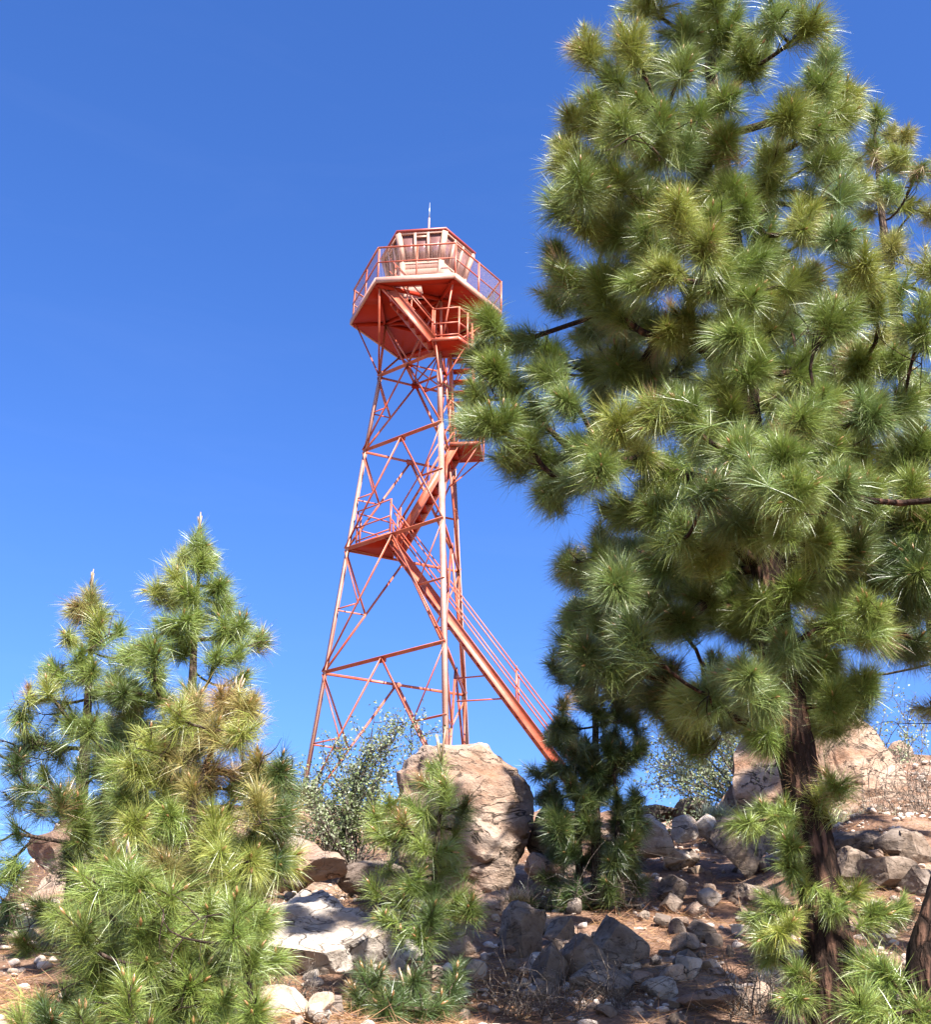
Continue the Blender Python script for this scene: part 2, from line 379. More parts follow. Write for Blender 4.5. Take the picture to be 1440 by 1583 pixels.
# railing round the platform
for i in range(6):
    a = -60+60*i; z0, z1 = ZP+.13, ZR
    c0, c1 = P(a, RP, 0), P(a+60, RP, 0)
    def W(s, z): p = c0*(1-s)+c1*s; return np.array([p[0], p[1], z-Z0])
    rl = Geo(); rl.tube([W(0, z1), W(1, z1)], .026, 8); top = rl.build('platform_railing', M_STEEL, tower, True)
    rod('middle_rail', W(0, (z0+z1)/2+.02), W(1, (z0+z1)/2+.02), .018, top)
    for s in ((0.0, .5) if i not in (0, 2, 4) else (0.0, .5)):
        g = Geo(); p = W(s, z0-.12); q = W(s, z1); g.prism(Lp(.05, .008), p, q, (1, 0, 0)); g.build('post', M_STEEL, top)
    wm = Geo(); n = 48; k = 26; r = .0018
    for j in range(1, n): wm.tube([W(j/n, z0), W(j/n, z1)], r, 3, cap=False)
    for j in range(1, k): zz = z0+(z1-z0)*j/k; wm.tube([W(0, zz), W(1, zz)], r, 3, cap=False)
    wm.build('wire_mesh', M_CABIN, top)
# cabin
RW, ZS, RT = 1.02, 21.23, 1.25
cab = Geo()
for i in range(6):
    a = -60+60*i
    nrow = 6                                            # boarded wall below the windows
    for j in range(nrow):
        za, zb = ZP+.05+(ZS-ZP-.05)*j/nrow, ZP+.05+(ZS-ZP-.05)*(j+1)/nrow
        v = [P(a, RW+.012, za), P(a+60, RW+.012, za), P(a+60, RW, zb), P(a, RW, zb), P(a, RW, za), P(a+60, RW, za)]
        cab.add(v, f4=[[0, 1, 2, 3], [4, 5, 1, 0]])
    cab.add([P(a, RW-.04, ZS), P(a+60, RW-.04, ZS), P(a+60, RW+.03, ZS), P(a, RW+.03, ZS), P(a, RW+.03, ZS-.05), P(a+60, RW+.03, ZS-.05)], f4=[[0, 1, 2, 3], [3, 2, 5, 4]])
cabin = cab.build('cabin', M_CABIN, tower)
inner = Geo(); slab(inner, [(RW*.97*math.sin(R(a+30)), RW*.97*math.cos(R(a+30))) for a in range(-60, 300, 60)], ZS-.5, ZS-.46); inner.build('cabin_floor', M_PLATE, cabin)
for i in range(6):
    a = -60+60*i
    def Q(s, h, o=0.0):                                 # s along the face, h from sill (0) to eave (1), o outwards
        lo = P(a, RW, ZS)*(1-s)+P(a+60, RW, ZS)*s; hi = P(a, RT, ZE-.03)*(1-s)+P(a+60, RT, ZE-.03)*s
        d = P(a+30, 1, Z0); return lo*(1-h)+hi*h+d*o
    nn = P(a+30, 1, Z0)
    def bar(name, s0, h0, s1, h1, w, dep=.06):
        g = Geo(); g.prism([(-w/2, -dep/2), (w/2, -dep/2), (w/2, dep/2), (-w/2, dep/2)], Q(s0, h0), Q(s1, h1), unit(np.cross(nn, Q(s1, h1)-Q(s0, h0)))); return g.build(name, M_CABIN, cabin)
    bar('window_frame', .33, 0, .36, 1, .07); bar('window_frame', .67, 0, .64, 1, .07)
    bar('window_frame', .36, .86, .64, .86, .05, .05); bar('window_frame', .02, .985, .98, .985, .06, .05)
    g = Geo(); p, q = P(a, RW, ZS), P(a, RT, ZE-.03); g.prism([(-.07, -.05), (.07, -.05), (.07, .05), (-.07, .05)], P(a, RW+.01, ZP+.05), P(a, RW+.01, ZS), P(a+90, 1, Z0)); g.prism([(-.075, -.05), (.075, -.05), (.075, .05), (-.075, .05)], p, q, P(a+90, 1, Z0)); g.build('corner_post', M_CABIN, cabin)
    for s0, s1, s2, s3, hh in ((.05, .31, .34, .05, 1), (.35, .65, .63, .37, 1), (.69, .95, .95, .66, 1)):
        g = Geo(); v = [Q(s0, .01, -.015), Q(s1, .01, -.015), Q(s2, .97, -.015), Q(s3, .97, -.015)]
        v += [x_-nn*.012 for x_ in v]; g.add(v, f4=[[0, 1, 2, 3], [7, 6, 5, 4], [0, 4, 5, 1], [1, 5, 6, 2], [2, 6, 7, 3], [3, 7, 4, 0]]); g.build('window_pane', M_GLASS, cabin)
rf = Geo()
ring = lambda r, z: [P(-60+60*i, r, z) for i in range(6)]
v = ring(1.315, ZE)+ring(1.335, ZE+.05)+[P(0, 0, ZE+.34)]+ring(1.02, ZE-.01)
f4 = [[i, (i+1) % 6, 6+(i+1) % 6, 6+i] for i in range(6)]+[[13+i, 13+(i+1) % 6, (i+1) % 6, i] for i in range(6)]
rf.add(v, f3=[[6+i, 6+(i+1) % 6, 12] for i in range(6)], f4=f4)
rf.build('roof', M_ROOF, tower)
an = Geo(); ap = P(0, 0, ZE+.3); an.tube([ap, ap+np.array([0, 0, 1.05])], .024, 8); mast = an.build('antenna_mast', M_CABIN, tower, True)
an = Geo(); an.tube([ap+np.array([0, 0, 1.05]), ap+np.array([0, 0, 1.6])], [.014, .006], 6); an.build('antenna_tip', M_GREY, mast, True)
# hatch lid propped open on the platform
g = Geo(); g.add([T(.45, 1.62, ZP+.16), T(1.02, 1.62, ZP+.1), T(.72, 1.55, ZP+.62), T(.45, 1.57, ZP+.2), T(.45, 1.58, ZP+.16), T(1.02, 1.58, ZP+.1), T(.72, 1.51, ZP+.62), T(.45, 1.53, ZP+.2)], f4=[[0, 1, 2, 3], [7, 6, 5, 4], [0, 4, 5, 1], [1, 5, 6, 2], [2, 6, 7, 3], [3, 7, 4, 0]]); g.build('hatch_lid', M_CABIN, tower)
rod('hatch_rail', T(-.55, 1.6, ZP+.62), T(-.12, 1.6, ZP+.14), .022); rod('hatch_rail', T(-.55, 1.6, ZP+.62), T(-.55, 1.6, ZP+.1), .022)
# landings
def landing(poly, z, rails):
    g = Geo(); slab(g, poly, z-.02, z+.02); o = g.build('landing', M_PLATE, tower)
    m = len(poly)
    for i in range(m):
        p, q = T(*poly[i], z-.02), T(*poly[(i+1) % m], z-.02); d = unit(q-p); nn = unit(np.cross(d, (0, 0, 1)))
        e = Geo(); e.box((p+q)/2+np.array([0, 0, .03]), (np.linalg.norm(q-p)+.02, .03, .09), np.stack([d, nn, [0, 0, 1]], 1)); e.build('edge_channel', M_STEEL, o)
    for chain in rails:
        for h in (.95, .5, .14):
            for p, q in zip(chain[:-1], chain[1:]): rod('rail', T(*p, z+h), T(*q, z+h), .018, o)
        for p in chain:
            g = Geo(); g.prism(Lp(.045, .008), T(*p, z), T(*p, z+.97), (1, 0, 0)); g.build('post', M_STEEL, o)
    return o
c2 = (rad_at(ZL['H2'])*math.sin(R(-90)), rad_at(ZL['H2'])*math.cos(R(-90)))
landing([(c2[0]+.08, .02), (-.52, .74), (-.50, .06), (-.70, -.64), (-1.45, -.12)], ZL['H2'], [[(-1.5, .1), (-.56, .7)], [(-1.45, -.02), (-.74, -.6)]])
landing([(.78, -.78), (1.52, -.78), (1.52, .12), (.78, .12)], ZL['H3'], [[(.82, -.76), (1.5, -.76), (1.5, .1)]])
landing([(.46, .72), (.46, 1.5), (1.12, 1.53), (1.3, 1.24), (1.34, .72)], ZL['H4'], [[(.47, 1.48), (1.1, 1.51), (1.28, 1.22), (1.33, .74)]])
for q in ((.55, 1.48), (1.28, 1.2)): beam('landing_strut', leg_pt('A', 17.15), T(*q, ZL['H4']-.03), .036, .01, (0, 0, 1))
for q in ((1.5, -.7), (1.5, .05)): beam('landing_strut', leg_pt('B', 15.1)*.6+leg_pt('A', 15.1)*.4, T(*q, ZL['H3']-.03), .036, .01, (0, 0, 1))
# stair flights: a = bottom, b = top centre line of the near stringer, w = vector to the far one
def flight(a, b, w, near, ntread, rails, posts, m=M_STEEL):
    a, b, w = (np.array(x_, float) for x_ in (a, b, w)); ta, tb = T(*a), T(*b); tw = np.array([w[0], -w[1], 0])
    o = Geo(); hd = unit(np.array([tb[0]-ta[0], tb[1]-ta[1], 0])); cr = unit(tw)
    g = Geo(); prof = [(-.1, 0), (.1, 0), (.1, .055), (.088, .055), (.088, .012), (-.088, .012), (-.088, .055), (-.1, .055)]
    d = unit(tb-ta); upv = unit(np.array([0, 0, 1])-d*d[2])
    y = np.cross(d, upv); sgn = -1 if y@cr > 0 else 1
    pr = [(px, py*sgn) for px, py in prof]
    if sgn < 0: pr = pr[::-1]
    g.prism(pr, ta, tb, upv); st = g.build('stair_flight', m, tower)
    g = Geo(); pr2 = [(px, -py*sgn) for px, py in prof]
    if sgn > 0: pr2 = pr2[::-1]
    g.prism(pr2, ta+tw, tb+tw, upv); g.build('stringer', m, st)
    for i in range(ntread):
        s = (i+.5)/ntread; c = ta+(tb-ta)*s+tw/2
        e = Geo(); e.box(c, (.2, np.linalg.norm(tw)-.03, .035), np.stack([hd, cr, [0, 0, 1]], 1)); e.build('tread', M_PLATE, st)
    off = {'n': np.zeros(3), 'f': tw}
    for side in rails:
        for h in (.92, .52): rod('handrail', ta+off[side]+np.array([0, 0, h]), tb+off[side]+np.array([0, 0, h]), .018, st)
        for s in posts:
            p = ta+(tb-ta)*s+off[side]; e = Geo(); e.prism(Lp(.04, .008), p, p+np.array([0, 0, .93]), (1, 0, 0)); e.build('post', m, st)
    return st
flight((4.05, .62, 6.85), (-.58, .62, 13.35), (0, -.58), 'n', 26, 'nf', (.02, .34, .96))
flight((-.50, .04, 13.37), (.90, .04, 16.09), (0, -.52), 'n', 11, 'nf', (.04, .5, .96))
flight((1.36, -.35, 16.1), (1.36, .76, 18.31), (-.5, 0), 'n', 9, 'n', (.05, .9))
flight((.46, 1.5, 18.33), (-.72, 1.5, 20.0), (0, -.62), 'n', 7, 'nf', (.03, .6))
for s in (9.9, 9.35):
    t_ = 4.05-(s-6.85)*.712; beam('stair_strut', leg_pt('A', s)*.55+leg_pt('B', s)*.45, T(t_, .62, s-.1), .036, .009, (0, 0, -1))

# ------------------------------------------------------------------ rocks
_ico = {}
def ico(sub):
    if sub not in _ico:
        bm = bmesh.new(); bmesh.ops.create_icosphere(bm, subdivisions=sub, radius=1)
        _ico[sub] = (np.array([v.co[:] for v in bm.verts]), np.array([[v.index for v in f.verts] for f in bm.faces])); bm.free()
    return _ico[sub]
def rock_shape(seed, sub, dims, nplanes=13, rough=.045, planes=(), lo=.5, hi=.84):
    v, f = ico(sub); v = v.copy(); rg = np.random.default_rng(seed)
    for k in range(nplanes):
        n = unit(rg.normal(size=3)); d = rg.uniform(lo, hi); e = v@n-d; v -= np.where(e > 0, e*.985, 0)[:, None]*n
    for n, d in planes:
        n = unit(n); e = v@n-d; v -= np.where(e > 0, e*.95, 0)[:, None]*n
    if rough:
        s = seed*1.7
        dsp = np.array([noise.fractal(Vector((p[0]*1.9+s, p[1]*1.9, p[2]*2.6)), .9, 2.1, 5 if sub > 3 else 3) for p in v])
        if sub > 3: dsp += np.array([-.55*max(0, .16-abs(noise.noise(Vector((p[0]*1.6+s+p[2]*.8, p[1]*1.6, p[2]*2.2-p[0]*.5)))))/.16 for p in v])+.25*np.array([noise.cell(Vector((p[0]*2.3+s+.3*noise.noise(Vector(p*3)), p[1]*2.3, p[2]*3.1+p[0]*.8))) for p in v])
        v += v/np.linalg.norm(v, axis=1)[:, None]*(dsp*rough)[:, None]
    return v*np.array(dims), f
def rock(name, loc, dims, seed, m, label, cat='rock', group=None, sub=4, rot=(0, 0, 0), **kw):
    v, f = rock_shape(seed, sub, dims, **kw)
    g = Geo(); g.add(v, f3=f); o = g.build(name, m, smooth=True); o.data.set_sharp_from_angle(angle=R(24))
    o.location = loc; o.rotation_euler = rot
    return tag(o, label, cat, group)
def put(u, v, w, h, seed, m, label, name='rock', d=None, deep=.8, rot=(0, 0, 0), cat='rock', group=None, sub=4, sink=.15, **kw):
    """a rock whose foot is seen at (u, v), w by h pixels large"""
    p = hit(u, v) if d is None else at(u, v, d)
    rg = np.linalg.norm(p); W, H = w*rg/F/2, h*rg/F/2*1.08
    return rock(name, (p[0], p[1]+W*deep*.6, p[2]+H*(1-sink)), (W*1.06, W*deep, H*(1+sink)), seed, m, label, cat, group, sub, rot, **kw)
# the big boulder in front of the tower
put(712, 1392, 222, 246, 5, M_ROCK, 'large rounded tan boulder below the tower, top cut flat at left', name='boulder', d=12.2, deep=.85, sub=6, sink=.05, nplanes=7, lo=.82, hi=.95, rough=.085, cat='boulder',
    planes=(((-1, -.2, .02), .86), ((-.05, -.15, 1), .86), ((.55, -.3, .75), .88), ((.2, -1, .25), .8), ((-.3, -1, -.4), .85), ((1, -.1, -.1), .93), ((.8, -.5, .3), .93), ((-.7, -.7, .1), .86)))
put(845, 1325, 62, 88, 11, M_ROCK, 'tan boulder wedged beside the right foot of the large boulder', name='boulder', d=12.6, cat='boulder', sub=5)
put(848, 1372, 66, 58, 14, M_ROCK, 'low tan rock under the wedged boulder, half in shade', d=12.1, sub=5)
put(1325, 1290, 165, 250, 21, M_ROCK, 'huge leaning tan boulder at upper right behind the big pine', name='boulder', d=15.5, cat='boulder', sub=6, nplanes=8, lo=.7, hi=.92, rot=(0, R(-24), R(10)), rough=.05, planes=(((.3, -1, .2), .6), ((-.6, -1, .1), .62), ((-1, -.2, 0), .75), ((1, 0, .3), .75), ((-.4, -.3, 1), .9)))
put(1222, 1310, 135, 200, 22, M_ROCK, 'broad tan boulder right behind the big pine trunk', name='boulder', d=14.8, cat='boulder', sub=5, rough=.08)
put(1150, 1300, 70, 84, 23, M_ROCK, 'tan boulder peeping out left of the big pine trunk', name='boulder', d=15.2, cat='boulder', sub=5)
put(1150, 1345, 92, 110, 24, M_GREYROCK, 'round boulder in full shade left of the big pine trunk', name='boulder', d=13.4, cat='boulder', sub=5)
put(1402, 1182, 44, 36, 25, M_ROCK, 'small pointed tan rock on the skyline at right', d=19, sub=5)
put(1275, 1300, 90, 60, 26, M_ROCK, 'pale flat slab at the foot of the leaning boulder', d=14.4, sub=5)
# pale ledge in the sun at left of the small pine
put(462, 1505, 290, 150, 31, M_PALE, 'broad pale ledge of bare rock in full sun', name='rock_ledge', cat='ledge', deep=.9, sub=6, sink=.5, nplanes=9, lo=.6, hi=.9, rough=.06, planes=(((.1, -.85, .9), .5), ((-.2, -.5, 1), .56)), rot=(0, 0, R(-8)))
put(500, 1502, 66, 52, 32, M_PALE, 'pale wedge-shaped stone with a pointed tip below the pale ledge', sub=4, planes=(((-1, -.3, .2), .3),))
put(610, 1490, 130, 40, 33, M_PALE, 'flat pale rock sill beneath the small pine', deep=.6, sub=5)
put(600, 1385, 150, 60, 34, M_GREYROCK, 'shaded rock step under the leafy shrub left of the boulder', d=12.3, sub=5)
put(430, 1365, 130, 90, 35, M_ROCK, 'brown rock half hidden behind the yellowing pine', d=12.4, sub=5)
put(480, 1352, 110, 40, 36, M_ROCK, 'reddish flat rock under the leafy shrub', d=12.0, sub=5)
put(255, 1582, 44, 30, 37, M_GREYROCK, 'grey stone at the bottom of the photo near the bright pine', sub=4)
put(515, 1572, 44, 34, 38, M_GREYROCK, 'rounded grey stone at the bottom edge below the pale ledge', sub=4)
put(765, 1412, 120, 46, 131, M_ROCK, 'buried tan slab at the lower right foot of the large boulder', deep=.7, sub=5, sink=.5)
put(425, 1572, 150, 44, 132, M_PALE, 'half-buried pale slab at the bottom edge beside the bushy green pine', deep=.8, sub=5, sink=.5)
put(1170, 1400, 120, 40, 133, M_GREYROCK, 'half-buried slab in shade below the round shaded boulder', deep=.8, sub=5, sink=.5)
put(700, 1470, 130, 40, 134, M_ROCK, 'half-buried tan slab right of the small pine stem', deep=.8, sub=5, sink=.5)
put(1120, 1560, 130, 36, 135, M_ROCK, 'half-buried tan slab left of the big pine foot at the bottom', deep=.8, sub=5, sink=.5)
# left side rocks on the skyline
put(95, 1360, 130, 95, 41, M_ROCK, 'tan boulder on the skyline behind the slim left pine', name='boulder', d=12.6, cat='boulder', sub=5)
put(150, 1330, 80, 72, 42, M_ROCK, 'tan boulder just right of the slim left pine trunk', name='boulder', d=13.2, cat='boulder', sub=5)
put(75, 1460, 130, 110, 43, M_ROCK, 'brown boulder shaded by the slim left pine', name='boulder', d=11.4, cat='boulder', sub=5)
put(40, 1570, 120, 100, 44, M_ROCK, 'pale brown boulder at the lower left corner', name='boulder', d=9.2, cat='boulder', sub=5)
# row of sunlit rocks on the crest
for i, (u, v, w, h, lab) in enumerate([(1010, 1325, 80, 62, 'largest sunlit rock on the crest right of the dark pine'), (1062, 1302, 44, 40, 'squarish sunlit rock on the crest beside the largest one'),
        (1050, 1335, 70, 30, 'low flat sunlit rock in front of the crest rocks'), (968, 1290, 60, 36, 'sunlit rock on the crest touching the dark pine'), (1100, 1300, 46, 44, 'small sunlit rock at the right end of the crest row'),
        (1020, 1262, 90, 26, 'dark jagged outcrop on the skyline between dark pine and big pine'), (1075, 1258, 70, 26, 'dark jagged skyline outcrop beneath the pale leafy shrub'), (985, 1330, 50, 34, 'rock half under the dark pine on the crest')]):
    put(u, v, w, h, 50+i, M_PALE if i < 5 else M_GREYROCK, lab, sub=5, d=13.9 if i < 5 else 16.5)
# the heap in the shade, middle
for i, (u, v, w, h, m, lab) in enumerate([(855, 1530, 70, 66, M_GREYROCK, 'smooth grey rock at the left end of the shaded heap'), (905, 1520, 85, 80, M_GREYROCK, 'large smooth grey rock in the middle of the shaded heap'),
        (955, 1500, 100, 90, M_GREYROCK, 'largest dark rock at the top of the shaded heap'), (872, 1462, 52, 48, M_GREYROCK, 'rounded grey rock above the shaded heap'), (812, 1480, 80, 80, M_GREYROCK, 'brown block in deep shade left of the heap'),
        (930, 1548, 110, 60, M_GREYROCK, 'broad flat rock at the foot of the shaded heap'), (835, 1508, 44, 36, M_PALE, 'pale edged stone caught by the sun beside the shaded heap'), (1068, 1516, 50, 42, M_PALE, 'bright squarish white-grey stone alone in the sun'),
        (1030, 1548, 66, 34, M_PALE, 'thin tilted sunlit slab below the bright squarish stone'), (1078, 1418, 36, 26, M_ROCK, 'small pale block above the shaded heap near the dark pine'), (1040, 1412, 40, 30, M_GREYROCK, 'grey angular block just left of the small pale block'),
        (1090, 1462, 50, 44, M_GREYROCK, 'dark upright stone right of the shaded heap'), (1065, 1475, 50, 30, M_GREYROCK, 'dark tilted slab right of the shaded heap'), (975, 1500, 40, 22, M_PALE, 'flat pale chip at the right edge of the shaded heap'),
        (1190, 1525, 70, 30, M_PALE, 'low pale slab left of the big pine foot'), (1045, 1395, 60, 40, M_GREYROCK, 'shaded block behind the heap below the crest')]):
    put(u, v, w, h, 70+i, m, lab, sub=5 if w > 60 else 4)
# the dark pile at right
for i, (u, v, w, h, lab) in enumerate([(1300, 1330, 84, 44, 'long dark stone at the left end of the right-hand pile'), (1345, 1318, 80, 40, 'dark angular block at the top of the right-hand pile'), (1395, 1330, 70, 46, 'brown block in the right-hand pile near the frame edge'),
        (1425, 1340, 60, 60, 'big brown stone at the right frame edge of the pile'), (1330, 1365, 70, 52, 'black shaded stone low in the right-hand pile'), (1385, 1378, 90, 60, 'large brown slab at the foot of the right-hand pile'), (1280, 1360, 50, 50, 'dark stone of the pile close to the big pine trunk'), (1430, 1390, 60, 50, 'lowest brown stone of the pile at the right edge')]):
    put(u, v, w, h, 90+i, M_GREYROCK, lab, sub=5)
# loose stones, each one an object
cands = []
while len(cands) < 240:
    u, v = rng.uniform(400, 1440), rng.uniform(1290, 1590)
    if v < 1330 and not (930 < u < 1440): continue
    if 560 < u < 830 and v < 1420: continue
    cands.append((u, v))
for i, (u, v) in enumerate(cands):
    w = rng.choice([10, 14, 18, 24, 32, 42], p=[.2, .25, .2, .17, .11, .07])*(1+(v-1300)/600)
    put(u, v, w, w*rng.uniform(.5, .85), 200+i, [M_PALE, M_ROCK, M_GREYROCK][int(rng.integers(0, 3))], 'small loose stone lying on the reddish needle litter', name='loose_stone', cat='stone', group='loose stones strewn over the slope',
        sub=3, rot=(rng.uniform(-.3, .3), rng.uniform(-.3, .3), rng.uniform(0, 6)), nplanes=10, lo=.45, hi=.8)
def rubble():
    g = Geo()
    for i in range(12000):
        y = rng.uniform(6.2, 19); x = rng.uniform(-.38, .42)*y
        if fbm(x*.9, y*.9, 31, 3)+rng.normal()*.12 < .02: continue
        s = .01+.055*rng.random()**3
        vv, f = rock_shape(1000+i % 40, 2, (s, s*rng.uniform(.6, 1), s*rng.uniform(.4, .8)), 8, 0)
        a = rng.uniform(0, 6.28); c, s_ = math.cos(a), math.sin(a); vv = vv@np.array([[c, s_, 0], [-s_, c, 0], [0, 0, 1]])
        b = rng.uniform(.22, .6); g.add(vv+np.array([x, y, gz(x, y)+s*.15]), f3=f, col=np.array([b, b*.8, b*.66]))
    m, t, p = mat('rubble_stone'); a = N(t, 'ShaderNodeAttribute', attribute_name='Col'); t.links.new(a.outputs['Color'], p.inputs['Base Color']); p.inputs['Roughness'].default_value = .9
    tag(g.build('rubble', m), kind='stuff')
rubble()
def strands(P_, D_, Lh, W_, C_, droop):
    """one thin bent blade per row"""
    n = len(P_); side = np.cross(D_, rng.normal(size=(n, 3))); side /= np.linalg.norm(side, axis=1)[:, None]+1e-9
    g = np.array([0, 0, -1.0])
    mid = P_+D_*(Lh*.55)[:, None]+g*(droop*Lh*.25)[:, None]; tip = P_+D_*Lh[:, None]+g*(droop*Lh)[:, None]
    w = (W_ if np.ndim(W_) else np.full(n, W_))[:, None]
    v = np.stack([P_-side*w*.5, P_+side*w*.5, mid+side*w*.42, mid-side*w*.42, tip], 1).reshape(-1, 3)
    b = np.arange(n)*5
    return v, np.stack([b+3, b+2, b+4], 1), np.stack([b, b+1, b+2, b+3], 1), (np.repeat(C_, 5, 0).reshape(-1, 5, 3)*np.array([[.8, .85, .6], [.8, .85, .6], [1, 1, 1], [1, 1, 1], [1.28, 1.18, 1.35]])).reshape(-1, 3)
def litter():
    n = 60000
    y = 6+11*rng.random(n)**1.3; x = rng.uniform(-.38, .42, n)*y
    keep = np.array([fbm(a*.8, b*.8, 21, 3) > -.15 for a, b in zip(x, y)]); x, y = x[keep], y[keep]; n = len(x)
    z = np.array([gz(a, b) for a, b in zip(x, y)])
    d = rng.normal(size=(n, 3)); d[:, 2] = np.abs(d[:, 2])*.25+.1*d[:, 1]; d /= np.linalg.norm(d, axis=1)[:, None]
    c = np.array([.36, .2, .11])*rng.uniform(.5, 1.35, (n, 1))
    v, f3, f4, cc = strands(np.stack([x, y, z+.006], 1), d, rng.uniform(.1, .2, n), .0032, c, np.zeros(n))
    g = Geo(); g.add(v, f3, f4, cc); tag(g.build('needle_litter', M_STRAW), kind='stuff')
litter()

# ------------------------------------------------------------------ pines
GREEN = np.array([0.163, 0.224, 0.047]); YELLOW = np.array([0.262, 0.288, 0.060]); BLUE = np.array([0.142, 0.206, 0.065]); DARK_SHADE = np.array([0.047, 0.082, 0.022]); BROWN = np.array([0.361, 0.224, 0.103]); LIME = np.array([0.172, 0.232, 0.047]); TAN = np.array([0.344, 0.284, 0.103])  # darkest green carries shade in the needle colour of shaded crowns and clumps
def curve(p, q, bend, k=6, up=0.0):
    p, q = np.asarray(p, float), np.asarray(q, float); s = np.linspace(0, 1, k)[:, None]
    d = np.linalg.norm(q-p); off = rng.normal(size=3)*bend*d
    off[2] += up*d
    return p*(1-s)+q*s+off*(4*s*(1-s))*.5
def needles(g, tips, dirs, nl, n, cols, shoot, width, droop=.16):
    n = int(n*1.3); width = width*.74
    tips = np.asarray(tips); dirs = np.asarray(dirs); cols = np.asarray(cols); T_ = len(tips)
    k = np.repeat(np.arange(T_), n); m = len(k)
    s = rng.random(m)**.75                                  # 0 = tip of the shoot, 1 = its base
    d = dirs[k]; a = rng.normal(size=(m, 3)); a -= d*np.sum(a*d, 1)[:, None]; a /= np.linalg.norm(a, axis=1)[:, None]
    ang = np.radians(14+64*s**.9+rng.normal(size=m)*15)
    D_ = d*np.cos(ang)[:, None]+a*np.sin(ang)[:, None]+rng.normal(size=(m, 3))*.1; D_ /= np.linalg.norm(D_, axis=1)[:, None]
    sh = np.broadcast_to(shoot, (T_,))[k]; P_ = tips[k]-d*(s*sh)[:, None]
    Ln = np.broadcast_to(nl, (T_,))[k]*rng.uniform(.5, 1.1, m)
    C_ = cols[k]*rng.uniform(.72, 1.3, (m, 1))
    C_ = C_*(1+rng.normal(size=(m, 3))*.06)
    v, f3, f4, c = strands(P_, D_, Ln, width, np.clip(C_, .005, .6), droop*(.5+1.4*rng.random(m)))
    g.add(v, f3, f4, c)
def bark_tube(g, pts, rad, sides, amp):
    """trunk with plated bark relief"""
    pts = np.asarray(pts, float); L_ = np.concatenate([[0], np.cumsum(np.linalg.norm(np.diff(pts, axis=0), axis=1))]); n = max(6, int(L_[-1]/.03)); s = np.linspace(0, L_[-1], n)
    q = np.stack([np.interp(s, L_, pts[:, i]) for i in range(3)], 1); r = np.interp(s, L_, rad)
    for _ in range(12): q[1:-1] = (q[:-2]+q[1:-1]*2+q[2:])/4
    g0 = len(g.v); g.tube(q, r, sides)
    v = g.v[g0]; ctr = np.repeat(q, sides, 0); o = v-ctr; rr = np.linalg.norm(o, axis=1)[:, None]
    u = o/rr
    ds = np.array([abs(noise.noise(Vector((a[0]*4.5, a[1]*4.5, c[2]*5.5))))*1.6+.6*noise.noise(Vector((a[0]*11, a[1]*11, c[2]*13)))-.25 for a, c in zip(u, ctr)])
    g.v[g0] = ctr+u*(rr*(1+amp*ds[:, None]))
